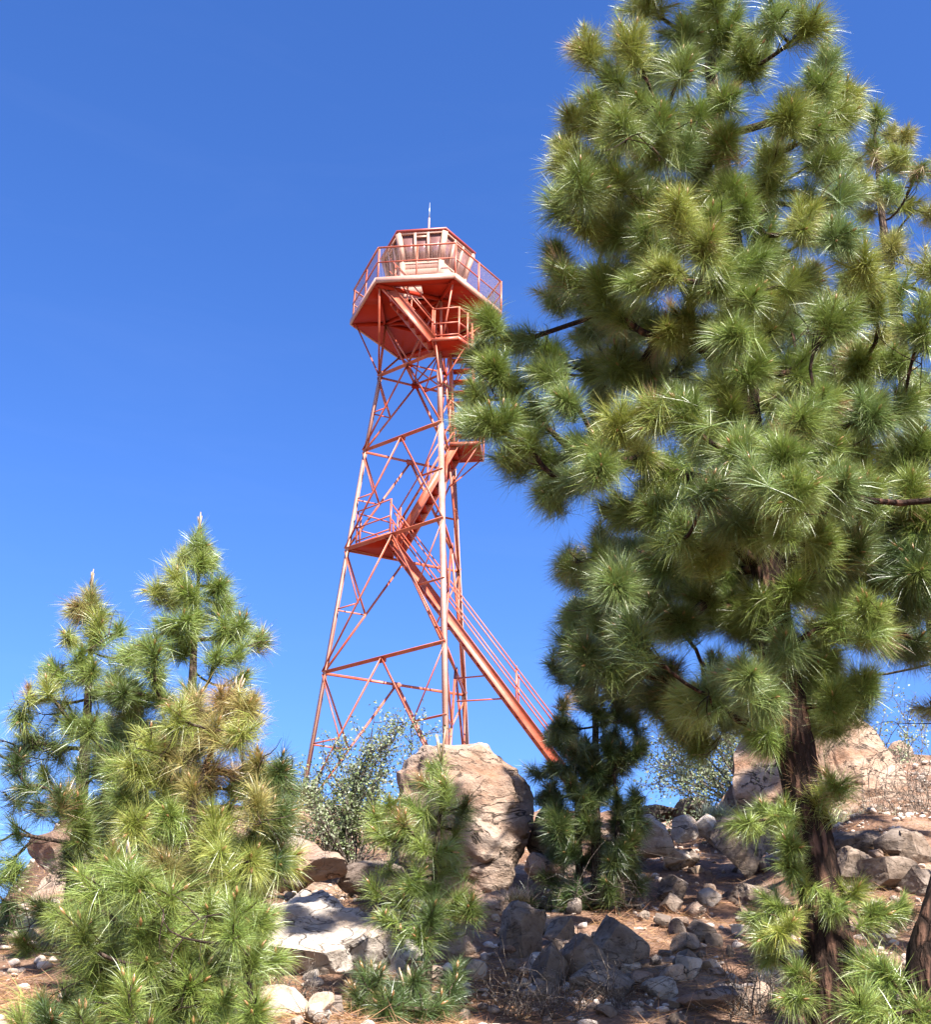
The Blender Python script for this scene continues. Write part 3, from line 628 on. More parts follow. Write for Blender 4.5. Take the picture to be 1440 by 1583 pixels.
def pine(name, label, trunk, radii, clumps, nl, per=120, width=.0034, shoots=(4, 6), group='pines on the slope', bark=M_BARK2, sides=10, amp=.06, back=.6, Rc=1.0, hue=None, dead=0, cat='pine tree', stems=(), leaders=3, candle_len=.09, candle=True, spread=.6, droop=.16, wood=.006, deepen=1.0, inner=0.0):
    """trunk: 3-D points; clumps: (point, radius in metres, colour)"""
    trunk = np.asarray(trunk, float)
    base = trunk[0]
    root = empty(name, base, label=label, cat=cat, group=group)
    tg = Geo()
    bark_tube(tg, trunk-base, radii, sides, amp)
    for st, sr in stems: bark_tube(tg, np.asarray(st, float)-base, sr, 8, amp)
    tg.build('trunk', bark, root, True)
    bg_, cg = Geo(), Geo()
    zt = trunk[:, 2]
    axes = [trunk]+[np.asarray(st, float) for st, _ in stems]
    tips, dirs, cols, lens = [], [], [], []
    allc = []
    for p, r, c, kq in clumps:
        allc.append((np.asarray(p, float), r, c, kq))
        if kq == 1 and rng.random() < back:
            ax = np.array([np.interp(p[2], zt, trunk[:, i]) for i in range(2)])
            q = np.array(p, float); q[1] = ax[1]+(ax[1]-q[1])*deepen+rng.normal()*.15; q[0] += rng.uniform(-1, 1)*r*.5; q[2] += rng.uniform(-1, 1)*r*.8
            q[2] = min(q[2], zt.max()-.1-.5*abs(q[0]-ax[0])); allc.append((q, r, c, 1))
        if kq == 1 and rng.random() < inner:
            q = np.array(p, float); ax = np.array([np.interp(p[2], zt, trunk[:, i]) for i in range(2)])
            q[0] += (ax[0]-q[0])*rng.uniform(0, .35); q[1] = ax[1]+rng.normal()*.3; q[2] += rng.uniform(-1, 1)*r; allc.append((q, r*1.15, c, 1))
    # grow a connected skeleton: every clump joins the nearest wood that lies further in
    nodes, ndep, npar = [], [], []
    for A in axes:
        prev = -1
        for f_ in np.linspace(.0, 1, 60):
            i_ = f_*(len(A)-1); k0 = min(int(i_), len(A)-2); nodes.append(A[k0]+(A[k0+1]-A[k0])*(i_-k0)); ndep.append(0.0); npar.append(-1)
    def axdist(p):
        d_ = []
        for A in axes: d_.append(math.hypot(p[0]-np.interp(p[2], A[:, 2], A[:, 0]), p[1]-np.interp(p[2], A[:, 2], A[:, 1])))
        return min(d_)
    allc.sort(key=lambda q: axdist(q[0]))
    segs, ends = [], []
    for p, r, c, kq in allc:
        nd = np.array(nodes); dp = np.array(ndep); v_ = p-nd; dist = np.linalg.norm(v_, axis=1)
        rise = v_[:, 2]/(dist+1e-6)
        cost = dist*(1+.5*np.clip(-rise+.05, 0, 1)+.35*np.clip(rise-.75, 0, 1))+.22*dp+np.where(dist < .06, 9, 0)+np.where((dp == 0) & (nd[:, 2] < base[2]+.08), 5, 0)
        j0 = int(np.argmin(cost)); b = nd[j0]
        pts = curve(b, p, .16, 6, -.10)
        pid = j0; chain = []
        for q in pts[1:]:
            nodes.append(q); ndep.append(ndep[pid]+np.linalg.norm(q-nodes[pid])); npar.append(pid); pid = len(nodes)-1; chain.append(pid)
        segs.append((j0, chain)); out_ = unit(p-b)
        ends.append((pid, chain, pts, out_))
    load = np.zeros(len(nodes))
    for pid, *_ in ends:
        k = pid
        while k >= 0: load[k] += 1; k = npar[k]
    for j0, chain in segs:
        ids = [j0]+chain; ld = load[ids].copy(); ld[0] = ld[1]
        bg_.tube(np.array([nodes[k] for k in ids])-base, wood*(.35+ld**.55), 7, cap=False)
    for (p, r, c, kq), (pid, chain, pts, out_) in zip(allc, ends):
        ns = max(2, round(kq*rng.integers(shoots[0], shoots[1]+1)))
        for k in range(ns):
            e = unit(rng.normal(size=3)*.85+out_*.45+np.array([0, 0, .5]))
            tip = p+e*r*spread*rng.uniform(.3, 1.2)
            j = int(rng.integers(3, 6)); tw = curve(pts[j], tip, .14, 5, -.12); bg_.tube(tw-base, np.linspace(.005, .0028, 5), 4, cap=False)
            dd = unit(unit(tip-pts[j])*.6+e*.5+np.array([0, 0, .25]))
            tips.append(tip-base); dirs.append(dd); lens.append(nl*(.55+.45*kq)*rng.choice([rng.uniform(.5, .75), rng.uniform(.75, 1.2)], p=[.3, .7]))
            mixv = rng.random(); cc = c*(1-.35*mixv)+(YELLOW if mixv > .5 else GREEN)*.35*mixv
            cols.append(BROWN*.8 if rng.random() < .018 else cc*rng.uniform(.85, 1.15))
    # twigs that died back, bare and bent
    for _ in range(dead):
        p, r, c, _q = allc[int(rng.integers(len(allc)))]
        q = p+rng.normal(size=3)*np.array([1, 1, .6])*r*.9; pts = curve(p-np.array([0, 0, r*.4]), q-np.array([0, 0, r*.5]), .35, 6); bg_.tube(pts-base, np.linspace(.006, .002, 6), 4, cap=False)
        for _k in range(3):
            b = pts[int(rng.integers(2, 5))]; bg_.tube(curve(b, b+rng.normal(size=3)*r*.7, .3, 4)-base, np.linspace(.004, .0015, 4), 3, cap=False)
    for A in axes[:1] if leaders else ():
        t_ = A[-1]; up_ = unit(A[-1]-A[-2])
        for k in range(4):
            q = t_-up_*nl*(.1+.45*k)+rng.normal(size=3)*.012; tips.append(q-base); dirs.append(unit(up_+rng.normal(size=3)*.25)); lens.append(nl*.8); cols.append(GREEN)
        for k in range(leaders):
            d_ = unit(up_+rng.normal(size=3)*.14*np.array([1, 1, 0])); q = t_-base+rng.normal(size=3)*.014
            cg.tube([q-d_*.04, q+d_*candle_len*.6, q+d_*candle_len*rng.uniform(.85, 1.1)], [.008, .007, .003], 6, col=np.array([.33, .24, .15]))
    bg_.build('branches', bark, root, True)
    needles(cg, tips, dirs, np.array(lens), per, np.array(cols), np.array(lens)*rng.uniform(.6, 1.25, len(lens)), width, droop)
    if candle:                                              # pale buds at the shoot tips
        for t_, d_ in zip(tips, dirs):
            if rng.random() < .5: cg.tube([t_-d_*.01, t_+d_*.012, t_+d_*.035], [.005, .008, .002], 5, col=np.array([.33, .17, .07]))
    cg.build('crown', M_NEEDLE, root)
    return root
def cl(lst, d, jit, rpx=1.0):
    """clumps given as (x, y, radius px, colour[, depth offset])"""
    o = []
    for it in lst:
        x, y, r, c = it[:4]; dd = d+(it[4] if len(it) > 4 else rng.uniform(-jit, jit*.6))
        p = at(x, y, dd); o.append((p, r*rpx*np.linalg.norm(p)/F, c, it[5] if len(it) > 5 else 1.0))
    return o
def line(pts, d): return [at(x, y, d+(q[0] if q else 0)) for x, y, *q in pts]
G, Y_, B_, D_, W_, LM, TN = GREEN, YELLOW, BLUE, DARK_SHADE, BROWN, LIME, TAN

# the big pine at right
bigc = []
for rows in [
    # top
    [(940,20,58),(1000,15,60),(1060,55,55),(1120,55,65),(1190,35,65),(1250,45,50),(1100,-5,60),(1170,100,55),(1050,110,52),(1230,105,48),(975,70,50),(1000,-40,55),(1070,-70,55),(1150,-60,60),(1230,-30,50),(1110,-120,50),(910,70,40)],
    [(895,130,52),(955,125,50),(925,175,52),(990,165,52),(885,185,32),(950,205,42),(1020,190,45)],
    [(1285,120,48),(1312,145,34),(1270,160,50),(1255,200,45),(1300,185,36),(1220,180,48)],
    [(1060,235,58),(1120,215,40),(1010,235,50),(1170,250,46)],
    [(880,250,46),(900,290,56),(955,280,62),(1000,300,62),(1050,335,58),(1090,380,50),(868,315,34),(960,365,64),(1030,420,58),(900,395,48),(872,420,32),(930,445,56),(1000,370,55),(905,340,50),(985,440,50)],
    [(1180,295,55),(1232,270,55),(1280,240,46),(1240,345,56),(1180,375,52),(1140,310,46),(1295,365,62),(1335,415,55),(1240,435,56),(1120,450,62),(1190,470,56),(1080,500,56),(1290,495,62),(1310,300,40),(1345,470,45)],
    [(1000,500,62),(920,515,48),(960,570,55),(1050,565,62),(905,470,40),(930,610,45),(1010,590,50)],
]:
    bigc += rows
arm = [(757,497,32),(800,530,45),(745,545,36),(790,595,52),(848,575,44),(735,610,40),(725,650,28),(765,655,52),(830,645,54),(880,620,44),(795,710,48),(850,715,52),(900,690,48),(850,765,32),(815,680,45),(765,570,40),(880,740,36)]
band = [(960,655,54),(1010,640,48),(1060,640,54),(1100,690,54),(1150,700,56),(1210,710,56),(1270,700,54),(1330,720,54),(1385,730,54),(1170,745,54),(1300,760,54),(1380,560,54),(1330,560,46),(1220,560,54),(1180,520,48),(1270,620,54),(1350,640,54),(1240,650,50),(1420,690,50),(1400,620,45),(1230,760,50),(930,700,44),(990,700,46),(1050,700,46)]
low = [(1022,790,54),(965,835,52),(925,850,46),(882,868,30),(1055,830,50),(1130,800,54),(1210,810,48),(1270,830,48),(1330,830,54),(1390,800,54),(1400,880,48),(1000,880,44),(1060,900,46),(1130,880,48),(1165,930,38),(1290,890,46),(1350,880,46),(1090,850,50),(1240,870,44),(1410,760,46),(980,790,44)]
lowl = [(900,950,40),(930,990,48),(885,1000,30),(1000,955,46),(960,1030,40),(1050,960,38),(905,1040,36),(1090,930,44),(1020,920,44),(960,930,42)]
under = [(1100,1075,46),(1150,1085,46),(1185,1125,42),(1120,1105,42),(1065,1080,36),(1260,1055,48),(1290,1085,38),(1220,1000,38),(1265,1010,36),(1315,1080,26),(1185,990,38),(1190,1050,46),(1235,1090,44),(1280,1040,36)]
hang = [(1370,950,52),(1410,940,54),(1330,950,46),(1390,995,34),(1420,1000,34),(1300,960,36)]
spr = [(1250,1220,40),(1292,1212,30),(1185,1258,38),(1155,1272,34),(1222,1308,40),(1240,1370,42),(1205,1405,42),(1170,1420,34),(1192,1470,36),(1315,1390,44),(1350,1420,42),(1390,1412,36),(1238,1505,32),(1265,1240,36),(1210,1260,34),(1225,1340,38),(1290,1400,36),(1185,1440,34),(1225,1540,34),(1215,1430,36)]
D_BIG = 7.0
cs = []
for (x, y, r) in bigc+band+low:
    cx = 1115+(y-200)*.085; Rpx = 300; q = min(1, abs(x-cx)/Rpx); dep = -math.sqrt(max(0, 1-q*q))*1.05*rng.uniform(.2, 1.0)
    c = [G, G, Y_, B_, G*.9, (G+Y_)/2][int(rng.integers(0, 6))]
    lobe = noise.noise(Vector((x/125, y/80, 4.3)))*2.2
    if lobe < -.4 and rng.random() < .45: continue
    dep = -math.sqrt(max(0, 1-q*q))*(.55+.75*max(-.8, min(1, lobe)))+rng.uniform(-.1, .1)
    if 870 < x < 1105 and 495 < y < 625: dep = rng.uniform(.25, .9); c = G*.85  # hollow left of the trunk: shade also put into the needle colour
    if y > 855: dep = rng.uniform(-.25, .6); c = G*.85  # crown underside: needle colour darkened for shade as well
    cs.append((x, y, r, c, dep))
for y in list(range(-60, 100, 32))+list(range(150, 215, 30))+list(range(265, 590, 28))+list(range(700, 850, 30)):
    for k_ in range(1): cs.append((np.interp(y, [-130, 120, 420, 640, 900], [1085, 1100, 1138, 1155, 1190])+rng.uniform(-38, 38), y, 46, [G, Y_, B_][k_], rng.uniform(-.95, -.4), .9))
for (x, y, r) in arm: cs.append((x, y, r, [G*.85, B_, G][int(rng.integers(0, 3))], rng.uniform(-.35, .3), .99))
for (x, y, r) in lowl: cs.append((x, y, r, [G*.8, DARK_SHADE, B_][int(rng.integers(0, 3))], rng.uniform(-.2, .8)))
for k_ in range(26): cs.append((rng.uniform(930, 1190), rng.uniform(800, 930), 46, [G*.8, B_*.8][k_ % 2], rng.uniform(1.3, 2.3), .99))  # rear clumps added to cast shade on the slope behind
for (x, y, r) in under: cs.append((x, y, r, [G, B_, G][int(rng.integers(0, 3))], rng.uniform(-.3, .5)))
for (x, y, r) in hang: cs.append((x, y, r, DARK_SHADE*1.2, rng.uniform(.3, 1.2)))
for (x, y, r) in spr: cs.append((x, y, r, [LIME, G, LIME*.9, Y_][int(rng.integers(0, 4))], rng.uniform(-.3, .0), .38))
tr = line([(1304,1680),(1290,1540),(1276,1420),(1256,1290),(1232,1170),(1213,1060),(1190,900),(1155,640),(1138,420),(1115,230),(1100,120),(1090,-40),(1085,-130)], D_BIG)
pxr = [40, 36, 31, 28, 28, 26, 24, 20, 15, 11, 8, 5, 2]
rr = [w*np.linalg.norm(p)/F for w, p in zip(pxr, tr)]
pine('pine_tree', 'tallest pine, thick reddish trunk with green sprouts, filling the right side', tr, rr, cl(cs, D_BIG, 0), .185, per=220, width=.0026, shoots=(10, 14), bark=M_BARK, sides=56, amp=.15, back=.7, dead=40, spread=.64, wood=.0075, deepen=1.7, inner=.75)
# paler pine behind it at the right edge
rc = [(x, y, r) for y in range(430, 1010, 45) for x, r in ((1260, 60), (1310, 60), (1480, 60), (1540, 60), (1600, 55))]+[(1348,228,40),(1378,208,28),(1322,250,28),(1390,240,34),(1345,300,36),(1420,262,34),(1400,320,50),(1440,330,50),(1372,290,36),(1338,330,34),(1430,415,52),(1390,450,52),(1445,520,54),(1400,640,46),(1430,600,46),(1440,690,50),(1380,380,46),(1460,250,40),(1470,420,50),(1420,760,50),(1450,850,50),(1410,880,46),(1440,940,46),(1480,600,50),(1480,750,50),(1360,520,44)]
pine('pine_tree', 'paler thin-topped pine behind the tallest pine at the right edge', line([(1500,1360),(1450,950),(1403,600),(1362,320),(1352,190)], 11), [.13, .11, .08, .035, .01], cl([(x, y, r, [(Y_+TN)/2.2, G, Y_][i % 3]) for i, (x, y, r) in enumerate(rc)]+[(x+rng.uniform(-20, 20), y+rng.uniform(-20, 20), 60, G, rng.uniform(-1.4, -.5), .99) for x in range(1030, 1330, 46) for y in range(500, 890, 42)], 11, .8), .22, per=140, width=.0044, back=.9, dead=16, shoots=(6, 8), spread=.5)  # hidden left-hand clumps added across the sun's path to shade the young pine
# trunk at the very edge; its out-of-view crown is filled in to block light
pine('pine_tree', 'dark pine trunk cut off by the right edge of the photo', line([(1462,1660),(1446,1500),(1480,1380),(1560,1200),(1620,900),(1680,400),(1710,-300)], 6.7), [.17, .15, .14, .13, .11, .07, .02], cl([(rng.uniform(1600, 2000), rng.uniform(-200, 950), 60, G, rng.uniform(-1.1, 1.2)) for _ in range(50)]+[(1500,900,50,D_),(1540,760,55,G),(1520,600,55,G),(1600,700,60,G),(1580,500,60,G),(1620,850,60,G),(1560,400,60,G),(1500,480,50,G),(1640,560,60,G),(1330,1555,44,G,-.4),(1350,1575,40,LM,-.4),(1425,1560,36,G,-.3),(1365,1500,30,G,-.2)], 6.7, .6), .19, per=110, bark=M_BARK, sides=20, amp=.09, back=.9)

# young pine, centre; its shade is put into the darkened needle colour
dc = []
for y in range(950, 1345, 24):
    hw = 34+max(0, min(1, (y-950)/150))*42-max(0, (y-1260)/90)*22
    for k in range(5): dc.append((921+rng.uniform(-1, 1)*hw, y+rng.uniform(-12, 12), 32, [DARK_SHADE*.75, DARK_SHADE*.9, DARK_SHADE*.65][k % 3]))
dc += [(921,935,26,DARK_SHADE),(850,1360,34,DARK_SHADE),(890,1370,36,DARK_SHADE),(940,1375,36,DARK_SHADE),(985,1365,30,DARK_SHADE),(820,1395,30,DARK_SHADE),(870,1400,34,DARK_SHADE),(930,1405,30,DARK_SHADE)]
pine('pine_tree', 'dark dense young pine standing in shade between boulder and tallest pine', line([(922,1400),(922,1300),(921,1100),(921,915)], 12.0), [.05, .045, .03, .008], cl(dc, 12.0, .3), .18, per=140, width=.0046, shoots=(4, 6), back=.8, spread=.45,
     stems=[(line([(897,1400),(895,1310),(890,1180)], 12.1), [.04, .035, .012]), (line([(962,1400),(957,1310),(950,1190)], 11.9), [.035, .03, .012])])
# small pine in front of the boulder
scl = [(672,1192,30,G),(655,1212,28,G),(690,1212,30,G),(602,1243,34,LM),(580,1260,22,G),(660,1258,34,G),(640,1245,30,G),(722,1245,24,DARK_SHADE),(592,1290,38,LM),(630,1298,38,G),(680,1278,34,G),(602,1345,38,G),(575,1370,32,LM),(650,1345,42,G),(700,1335,38,G*.8),(712,1385,38,G*.8),(620,1395,42,G*.8),(668,1415,42,DARK_SHADE),(592,1415,32,G*.8),(650,1450,34,G),(620,1440,30,G),(665,1375,36,G),(655,1310,34,LM),(705,1285,28,G),(730,1405,32,G*.8),(690,1440,32,G*.8),(640,1370,40,G*.8),(690,1310,34,G),(620,1270,30,G)]
pine('pine_tree', 'small pine in front of the large boulder with three upright candles', line([(661,1550),(666,1440),(676,1300),(684,1225),(682,1172)], 7.9), [.022, .02, .015, .008, .004], cl(scl, 7.9, .2), .165, per=150, width=.0026, shoots=(2, 4), back=.3, spread=.38, candle_len=.17)
# low spreading pine seedling below it, shade put into its needle colour
lowp = [(575,1520,36,DARK_SHADE),(640,1512,42,DARK_SHADE),(700,1540,36,DARK_SHADE),(555,1550,34,DARK_SHADE),(650,1560,40,DARK_SHADE),(600,1555,40,DARK_SHADE),(705,1505,28,DARK_SHADE),(620,1535,40,DARK_SHADE),(680,1565,36,DARK_SHADE)]
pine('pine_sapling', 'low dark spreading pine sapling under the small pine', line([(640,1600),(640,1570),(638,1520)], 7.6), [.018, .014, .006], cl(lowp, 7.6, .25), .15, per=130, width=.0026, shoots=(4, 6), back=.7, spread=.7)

# left group
l1 = [(45,1520,34,G),(95,1490,34,DARK_SHADE),(15,1560,34,G),(150,1290,36,DARK_SHADE),(165,1360,36,DARK_SHADE),(155,1420,36,DARK_SHADE),(60,1400,34,DARK_SHADE)]+[(140,925,26,TN*.8),(118,950,30,Y_),(160,948,30,G),(108,985,30,Y_),(150,990,34,Y_),(185,975,26,G),(122,1012,30,G),(82,1040,34,G),(72,1062,32,Y_),(96,1088,38,Y_),(150,1070,38,G),(112,1118,38,G),(32,1112,34,G),(46,1148,38,G*.8),(90,1158,38,G*.8),(165,1120,34,G*.8),(22,1178,34,DARK_SHADE),(70,1198,42,G*.7),(120,1198,38,DARK_SHADE),(22,1238,38,DARK_SHADE),(20,1288,38,DARK_SHADE),(62,1248,34,DARK_SHADE),(112,1318,26,DARK_SHADE),(22,1350,30,G),(42,1460,38,G),(100,1240,34,DARK_SHADE),(150,1180,34,DARK_SHADE),(10,1400,34,DARK_SHADE),(180,1050,34,G),(-20,1150,40,G),(-20,1300,40,DARK_SHADE),(150,1240,30,DARK_SHADE)]
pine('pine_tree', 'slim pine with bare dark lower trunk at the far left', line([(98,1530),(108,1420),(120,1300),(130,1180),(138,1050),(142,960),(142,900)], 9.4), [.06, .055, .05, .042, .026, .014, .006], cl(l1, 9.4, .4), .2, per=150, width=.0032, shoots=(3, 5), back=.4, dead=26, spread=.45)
l2 = [(x+rng.uniform(-16, 16), y+rng.uniform(-14, 14), 38, [G*.8, DARK_SHADE][i % 2], rng.uniform(0, .5)) for i, (x, y) in enumerate((x, y) for x in range(165, 330, 30) for y in range(1120, 1420, 36))]+[(308,842,28,G),(310,868,36,LM),(272,890,26,Y_),(338,905,30,G),(296,918,38,LM),(262,928,30,Y_),(350,940,30,G),(300,962,44,LM),(256,975,34,G),(350,983,38,G),(282,1010,44,LM),(330,1018,46,G),(372,1010,28,G),(226,1000,34,G),(240,1040,44,G),(206,1012,32,G),(206,1060,36,G),(200,1100,38,G*.8),(250,1080,44,G*.8),(300,1075,40,G),(376,965,26,G),(330,870,26,G),(285,860,22,Y_),(180,1075,34,DARK_SHADE),(180,1140,36,DARK_SHADE),(220,1130,36,DARK_SHADE)]
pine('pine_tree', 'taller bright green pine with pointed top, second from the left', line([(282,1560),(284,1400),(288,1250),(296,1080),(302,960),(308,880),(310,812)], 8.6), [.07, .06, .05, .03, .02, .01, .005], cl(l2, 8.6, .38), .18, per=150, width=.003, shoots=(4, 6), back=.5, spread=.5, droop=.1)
l3 = [(x+rng.uniform(-16, 16), y+rng.uniform(-14, 14), 36, [G, Y_, TN*.7, DARK_SHADE][i % 4], rng.uniform(-.2, .4)) for i, (x, y) in enumerate((x, y) for x in range(210, 420, 42) for y in range(1310, 1480, 42))]+[(300,1092,40,TN),(345,1088,34,W_),(390,1085,30,TN),(330,1130,40,TN),(270,1112,40,Y_),(232,1150,44,Y_),(212,1190,36,Y_),(290,1158,40,TN),(370,1138,40,Y_),(400,1178,36,TN),(330,1190,40,W_),(250,1200,40,Y_),(300,1220,40,TN),(370,1220,40,Y_),(350,1258,40,Y_),(410,1290,44,Y_),(400,1240,36,TN),(430,1190,36,DARK_SHADE),(420,1230,40,DARK_SHADE),(440,1215,34,DARK_SHADE),(435,1255,36,DARK_SHADE),(400,1210,36,G),(425,1290,34,DARK_SHADE),(192,1230,38,G),(222,1290,38,G),(262,1262,36,G),(390,1330,38,Y_),(330,1300,36,Y_),(425,1330,30,DARK_SHADE),(180,1190,30,G),(300,1290,34,G)]
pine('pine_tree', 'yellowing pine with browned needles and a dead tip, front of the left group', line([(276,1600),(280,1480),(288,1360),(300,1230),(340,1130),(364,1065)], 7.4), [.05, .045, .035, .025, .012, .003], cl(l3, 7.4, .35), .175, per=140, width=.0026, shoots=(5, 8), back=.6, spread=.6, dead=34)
l4 = [(x+rng.uniform(-20, 20), y+rng.uniform(-16, 16), 42, [LIME, G*.6, Y_, DARK_SHADE][i % 4], rng.uniform(.0, .6)) for i, (x, y) in enumerate((x, y) for x in range(130, 420, 64) for y in range(1420, 1610, 62))]+[(200,1368,44,LM),(240,1400,48,LM),(182,1430,52,G),(150,1480,52,LM),(222,1450,48,G),(270,1470,48,LM),(300,1520,48,LM),(340,1490,40,G),(330,1420,40,LM),(370,1400,40,G),(390,1480,36,G),(350,1550,44,LM),(200,1540,52,LM),(100,1560,50,LM),(260,1560,48,G),(62,1560,40,G),(395,1560,36,G),(150,1595,50,LM),(300,1600,50,LM),(40,1600,50,G),(160,1530,46,G),(230,1500,46,LM),(400,1430,30,G),(360,1610,46,LM),(220,1620,50,G),(90,1600,40,LM),(185,1345,34,G)]
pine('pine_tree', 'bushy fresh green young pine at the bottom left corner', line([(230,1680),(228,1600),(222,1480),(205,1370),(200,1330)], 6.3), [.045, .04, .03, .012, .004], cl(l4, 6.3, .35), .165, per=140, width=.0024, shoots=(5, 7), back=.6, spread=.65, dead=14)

# ------------------------------------------------------------------ shrubs and dry plants
def shrub(name, label, base, targets, leaf, nleaf, cols, r0=.02, tw=14, bark=M_TWIG, cat='shrub', group=None, m=M_LEAF, spread=.16):
    base = np.asarray(base, float); root = empty(name, base, label=label, cat=cat, group=group)
    b, g = Geo(), Geo(); Pn, Dn = [], []
    for t in targets:
        t = np.asarray(t, float); pts = curve(base+rng.normal(size=3)*.04, t, .22, 8, .1); b.tube(pts-base, np.linspace(r0, .004, 8), 5, cap=False)
        L_ = np.linalg.norm(t-base)
        for k in range(tw):
            s = pts[int(rng.integers(3, 8))]; e = s+unit(rng.normal(size=3)+unit(t-base)*.5+np.array([0, 0, .3]))*L_*spread*rng.uniform(.5, 1.4)
            q = curve(s, e, .25, 5); b.tube(q-base, np.linspace(.005, .0016, 5), 4, cap=False)
            for _ in range(nleaf):
                a = q[int(rng.integers(1, 5))]+rng.normal(size=3)*leaf*.9; Pn.append(a-base); Dn.append(unit(rng.normal(size=3)+np.array([0, 0, .4])))
    b.build('branches', bark, root, True)
    if Pn:
        Pn, Dn = np.array(Pn), np.array(Dn); n = len(Pn)
        side = np.cross(Dn, rng.normal(size=(n, 3))); side /= np.linalg.norm(side, axis=1)[:, None]
        l_ = leaf*rng.uniform(.6, 1.2, n)[:, None]; w = l_*.32
        v = np.stack([Pn, Pn+Dn*l_*.5+side*w, Pn+Dn*l_, Pn+Dn*l_*.5-side*w], 1).reshape(-1, 3)
        ci = np.array([cols[i] for i in rng.integers(0, len(cols), n)])*rng.uniform(.7, 1.25, (n, 1))
        k = np.arange(n)*4; g.add(v, f4=np.stack([k, k+1, k+2, k+3], 1), col=np.repeat(ci, 4, 0)); g.build('leaves', m, root)
    return root
OLV = [np.array([.16, .2, .08]), np.array([.22, .25, .14]), np.array([.12, .16, .06]), np.array([.28, .3, .2])]
PALE = [np.array([.22, .26, .13]), np.array([.32, .35, .22]), np.array([.17, .21, .1])]
tg = [at(x, y, 13.6+rng.uniform(-.5, .5)) for x, y in [(470,1200),(500,1180),(530,1160),(560,1140),(590,1150),(610,1130),(480,1250),(520,1230),(560,1210),(590,1200),(455,1230),(500,1290),(540,1270),(450,1280),(575,1165),(545,1190),(650,1140),(470,1310),(590,1250)]]
shrub('leafy_shrub', 'olive leafy shrub with grey twigs left of the large boulder, against the tower foot', at(540, 1345, 13.5), tg+[t_+rng.normal(size=3)*.14 for t_ in tg], .036, 15, OLV, tw=24, r0=.012)
tg = [at(x, y, 16+rng.uniform(-.6, .6)) for x, y in [(1010,1130),(1030,1110),(1060,1120),(1090,1120),(1040,1150),(1010,1170),(1050,1180),(1090,1170),(1120,1190),(1020,1200),(1060,1210),(1000,1215),(1110,1140),(1140,1130),(1150,1180)]]
shrub('leafy_shrub', 'pale leafy shrub leaning left on the skyline between dark pine and tallest pine', at(1190, 1275, 16.2), tg+[t_+rng.normal(size=3)*.16 for t_ in tg], .042, 15, PALE, tw=20, r0=.014)
tg = [at(x, y, 18+rng.uniform(-.5, .5)) for x, y in [(1390,1120),(1410,1090),(1370,1100),(1420,1110),(1430,1130),(1400,1140),(1380,1075)]]
shrub('leafy_shrub', 'thin pale shrub on the skyline at the right edge', at(1395, 1215, 18.2), tg, .045, 8, PALE, tw=14, r0=.01)
def tangle(name, label, base, w, h, n, m, r=.004, cat='dry shrub', group=None, up=.6):
    base = np.asarray(base, float); b = Geo()
    for _ in range(n):
        s = np.array([rng.normal()*w*.35, rng.normal()*w*.3, 0]); e = s+np.array([rng.normal()*w*.4, rng.normal()*w*.4, abs(rng.normal())*h*up+h*.15]); q = curve(s, e, .3, 5)
        b.tube(q, np.linspace(r, r*.35, 5), 4, cap=False)
        for _k in range(2): a = q[int(rng.integers(1, 5))]; b.tube(curve(a, a+rng.normal(size=3)*np.array([1, 1, .7])*h*.3, .3, 4), np.linspace(r*.7, r*.3, 4), 3, cap=False)
    o = b.build(name, m, smooth=True); o.location = base
    return tag(o, label, cat, group)
tangle('dry_shrub', 'dense dry brown shrub right of the leaning boulder at the right edge', at(1415, 1300, 14.6), .7, .6, 260, M_TWIG, .005)
tangle('dry_shrub', 'second dry brown shrub filling the slope below the small pointed rock', at(1400, 1255, 16), .7, .45, 200, M_TWIG, .005)
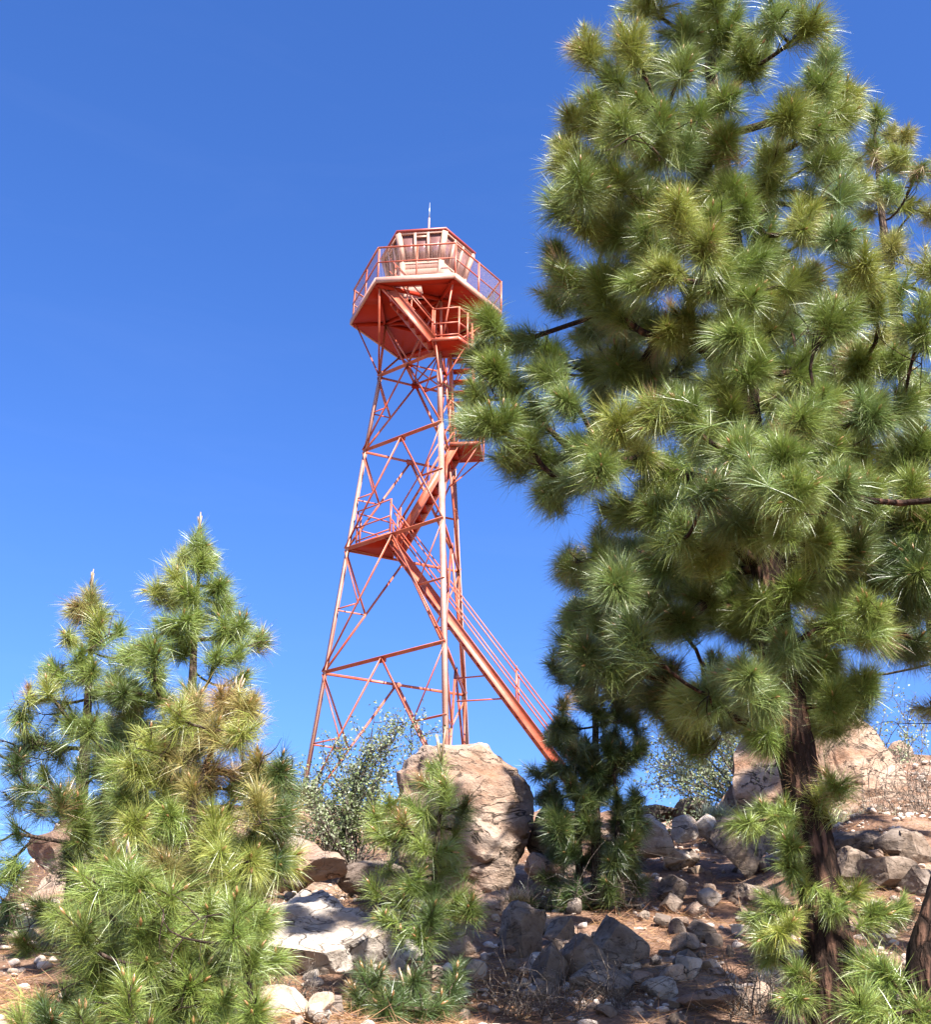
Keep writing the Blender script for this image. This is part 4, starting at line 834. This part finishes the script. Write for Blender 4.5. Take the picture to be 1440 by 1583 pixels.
for i, (x, y, w, h, n, lab) in enumerate([(590, 1400, .3, .3, 60, 'dead grey twigs standing between pale ledge and small pine'), (560, 1480, .25, .45, 40, 'thin dead stems beside the pointed stone'), (810, 1575, .4, .3, 70, 'grey dead brushwood on the slope at the bottom middle'),
        (440, 1340, .4, .35, 70, 'dead brush above the pale ledge'), (1370, 1440, .4, .2, 70, 'grey twigs on the ground right of the big pine trunk'), (1190, 1570, .4, .3, 80, 'dead twigs at the foot of the big pine'), (900, 1400, .8, .25, 120, 'dark brushwood at the foot of the dark young pine'),
        (1390, 1570, .4, .35, 60, 'bleached dead twigs at the lower right corner'), (430, 1560, .35, .3, 70, 'dry stems beside the bushy green pine at the bottom'), (940, 1560, .3, .25, 36, 'thin dark stems below the heap of shaded rocks')]):
    p = hit(x, y) if y > 1420 else at(x, y, 12 if x < 1300 else 10.5)
    tangle('dead_brush', lab, p, w, h, n, M_TWIG, .0035, 'brushwood')
def tuft(name, label, base, h, n, col):
    d = rng.normal(size=(n, 3))*np.array([.5, .5, 0])+np.array([0, 0, 1]); d /= np.linalg.norm(d, axis=1)[:, None]
    g = Geo(); p = rng.normal(size=(n, 3))*np.array([h*.35, h*.3, 0]); g.add(*strands(p, d, rng.uniform(.5, 1.1, n)*h, .006, col*rng.uniform(.7, 1.3, (n, 1)), np.full(n, .1)))
    o = g.build(name, M_STRAW); o.location = base; return tag(o, label, 'grass clump')
tuft('grass_clump', 'pale grey-green grass clump at the foot of the leaning boulder', at(1345, 1285, 14.2), .34, 420, np.array([.36, .36, .24]))
tuft('grass_clump', 'smaller grey grass clump left of the leaning boulder foot', at(1290, 1275, 14.2), .2, 260, np.array([.34, .34, .25]))
tuft('grass_clump', 'grey-green tuft on the crest between sunlit rocks and shaded round boulder', at(1108, 1262, 15), .24, 260, np.array([.28, .32, .24]))
tuft('grass_clump', 'pale green tuft right beside the large boulder', at(842, 1245, 13.5), .2, 220, np.array([.26, .32, .18]))
tuft('grass_clump', 'dry straw tuft at the lower right foot of the large boulder', at(800, 1392, 11.4), .16, 200, np.array([.4, .3, .2]))
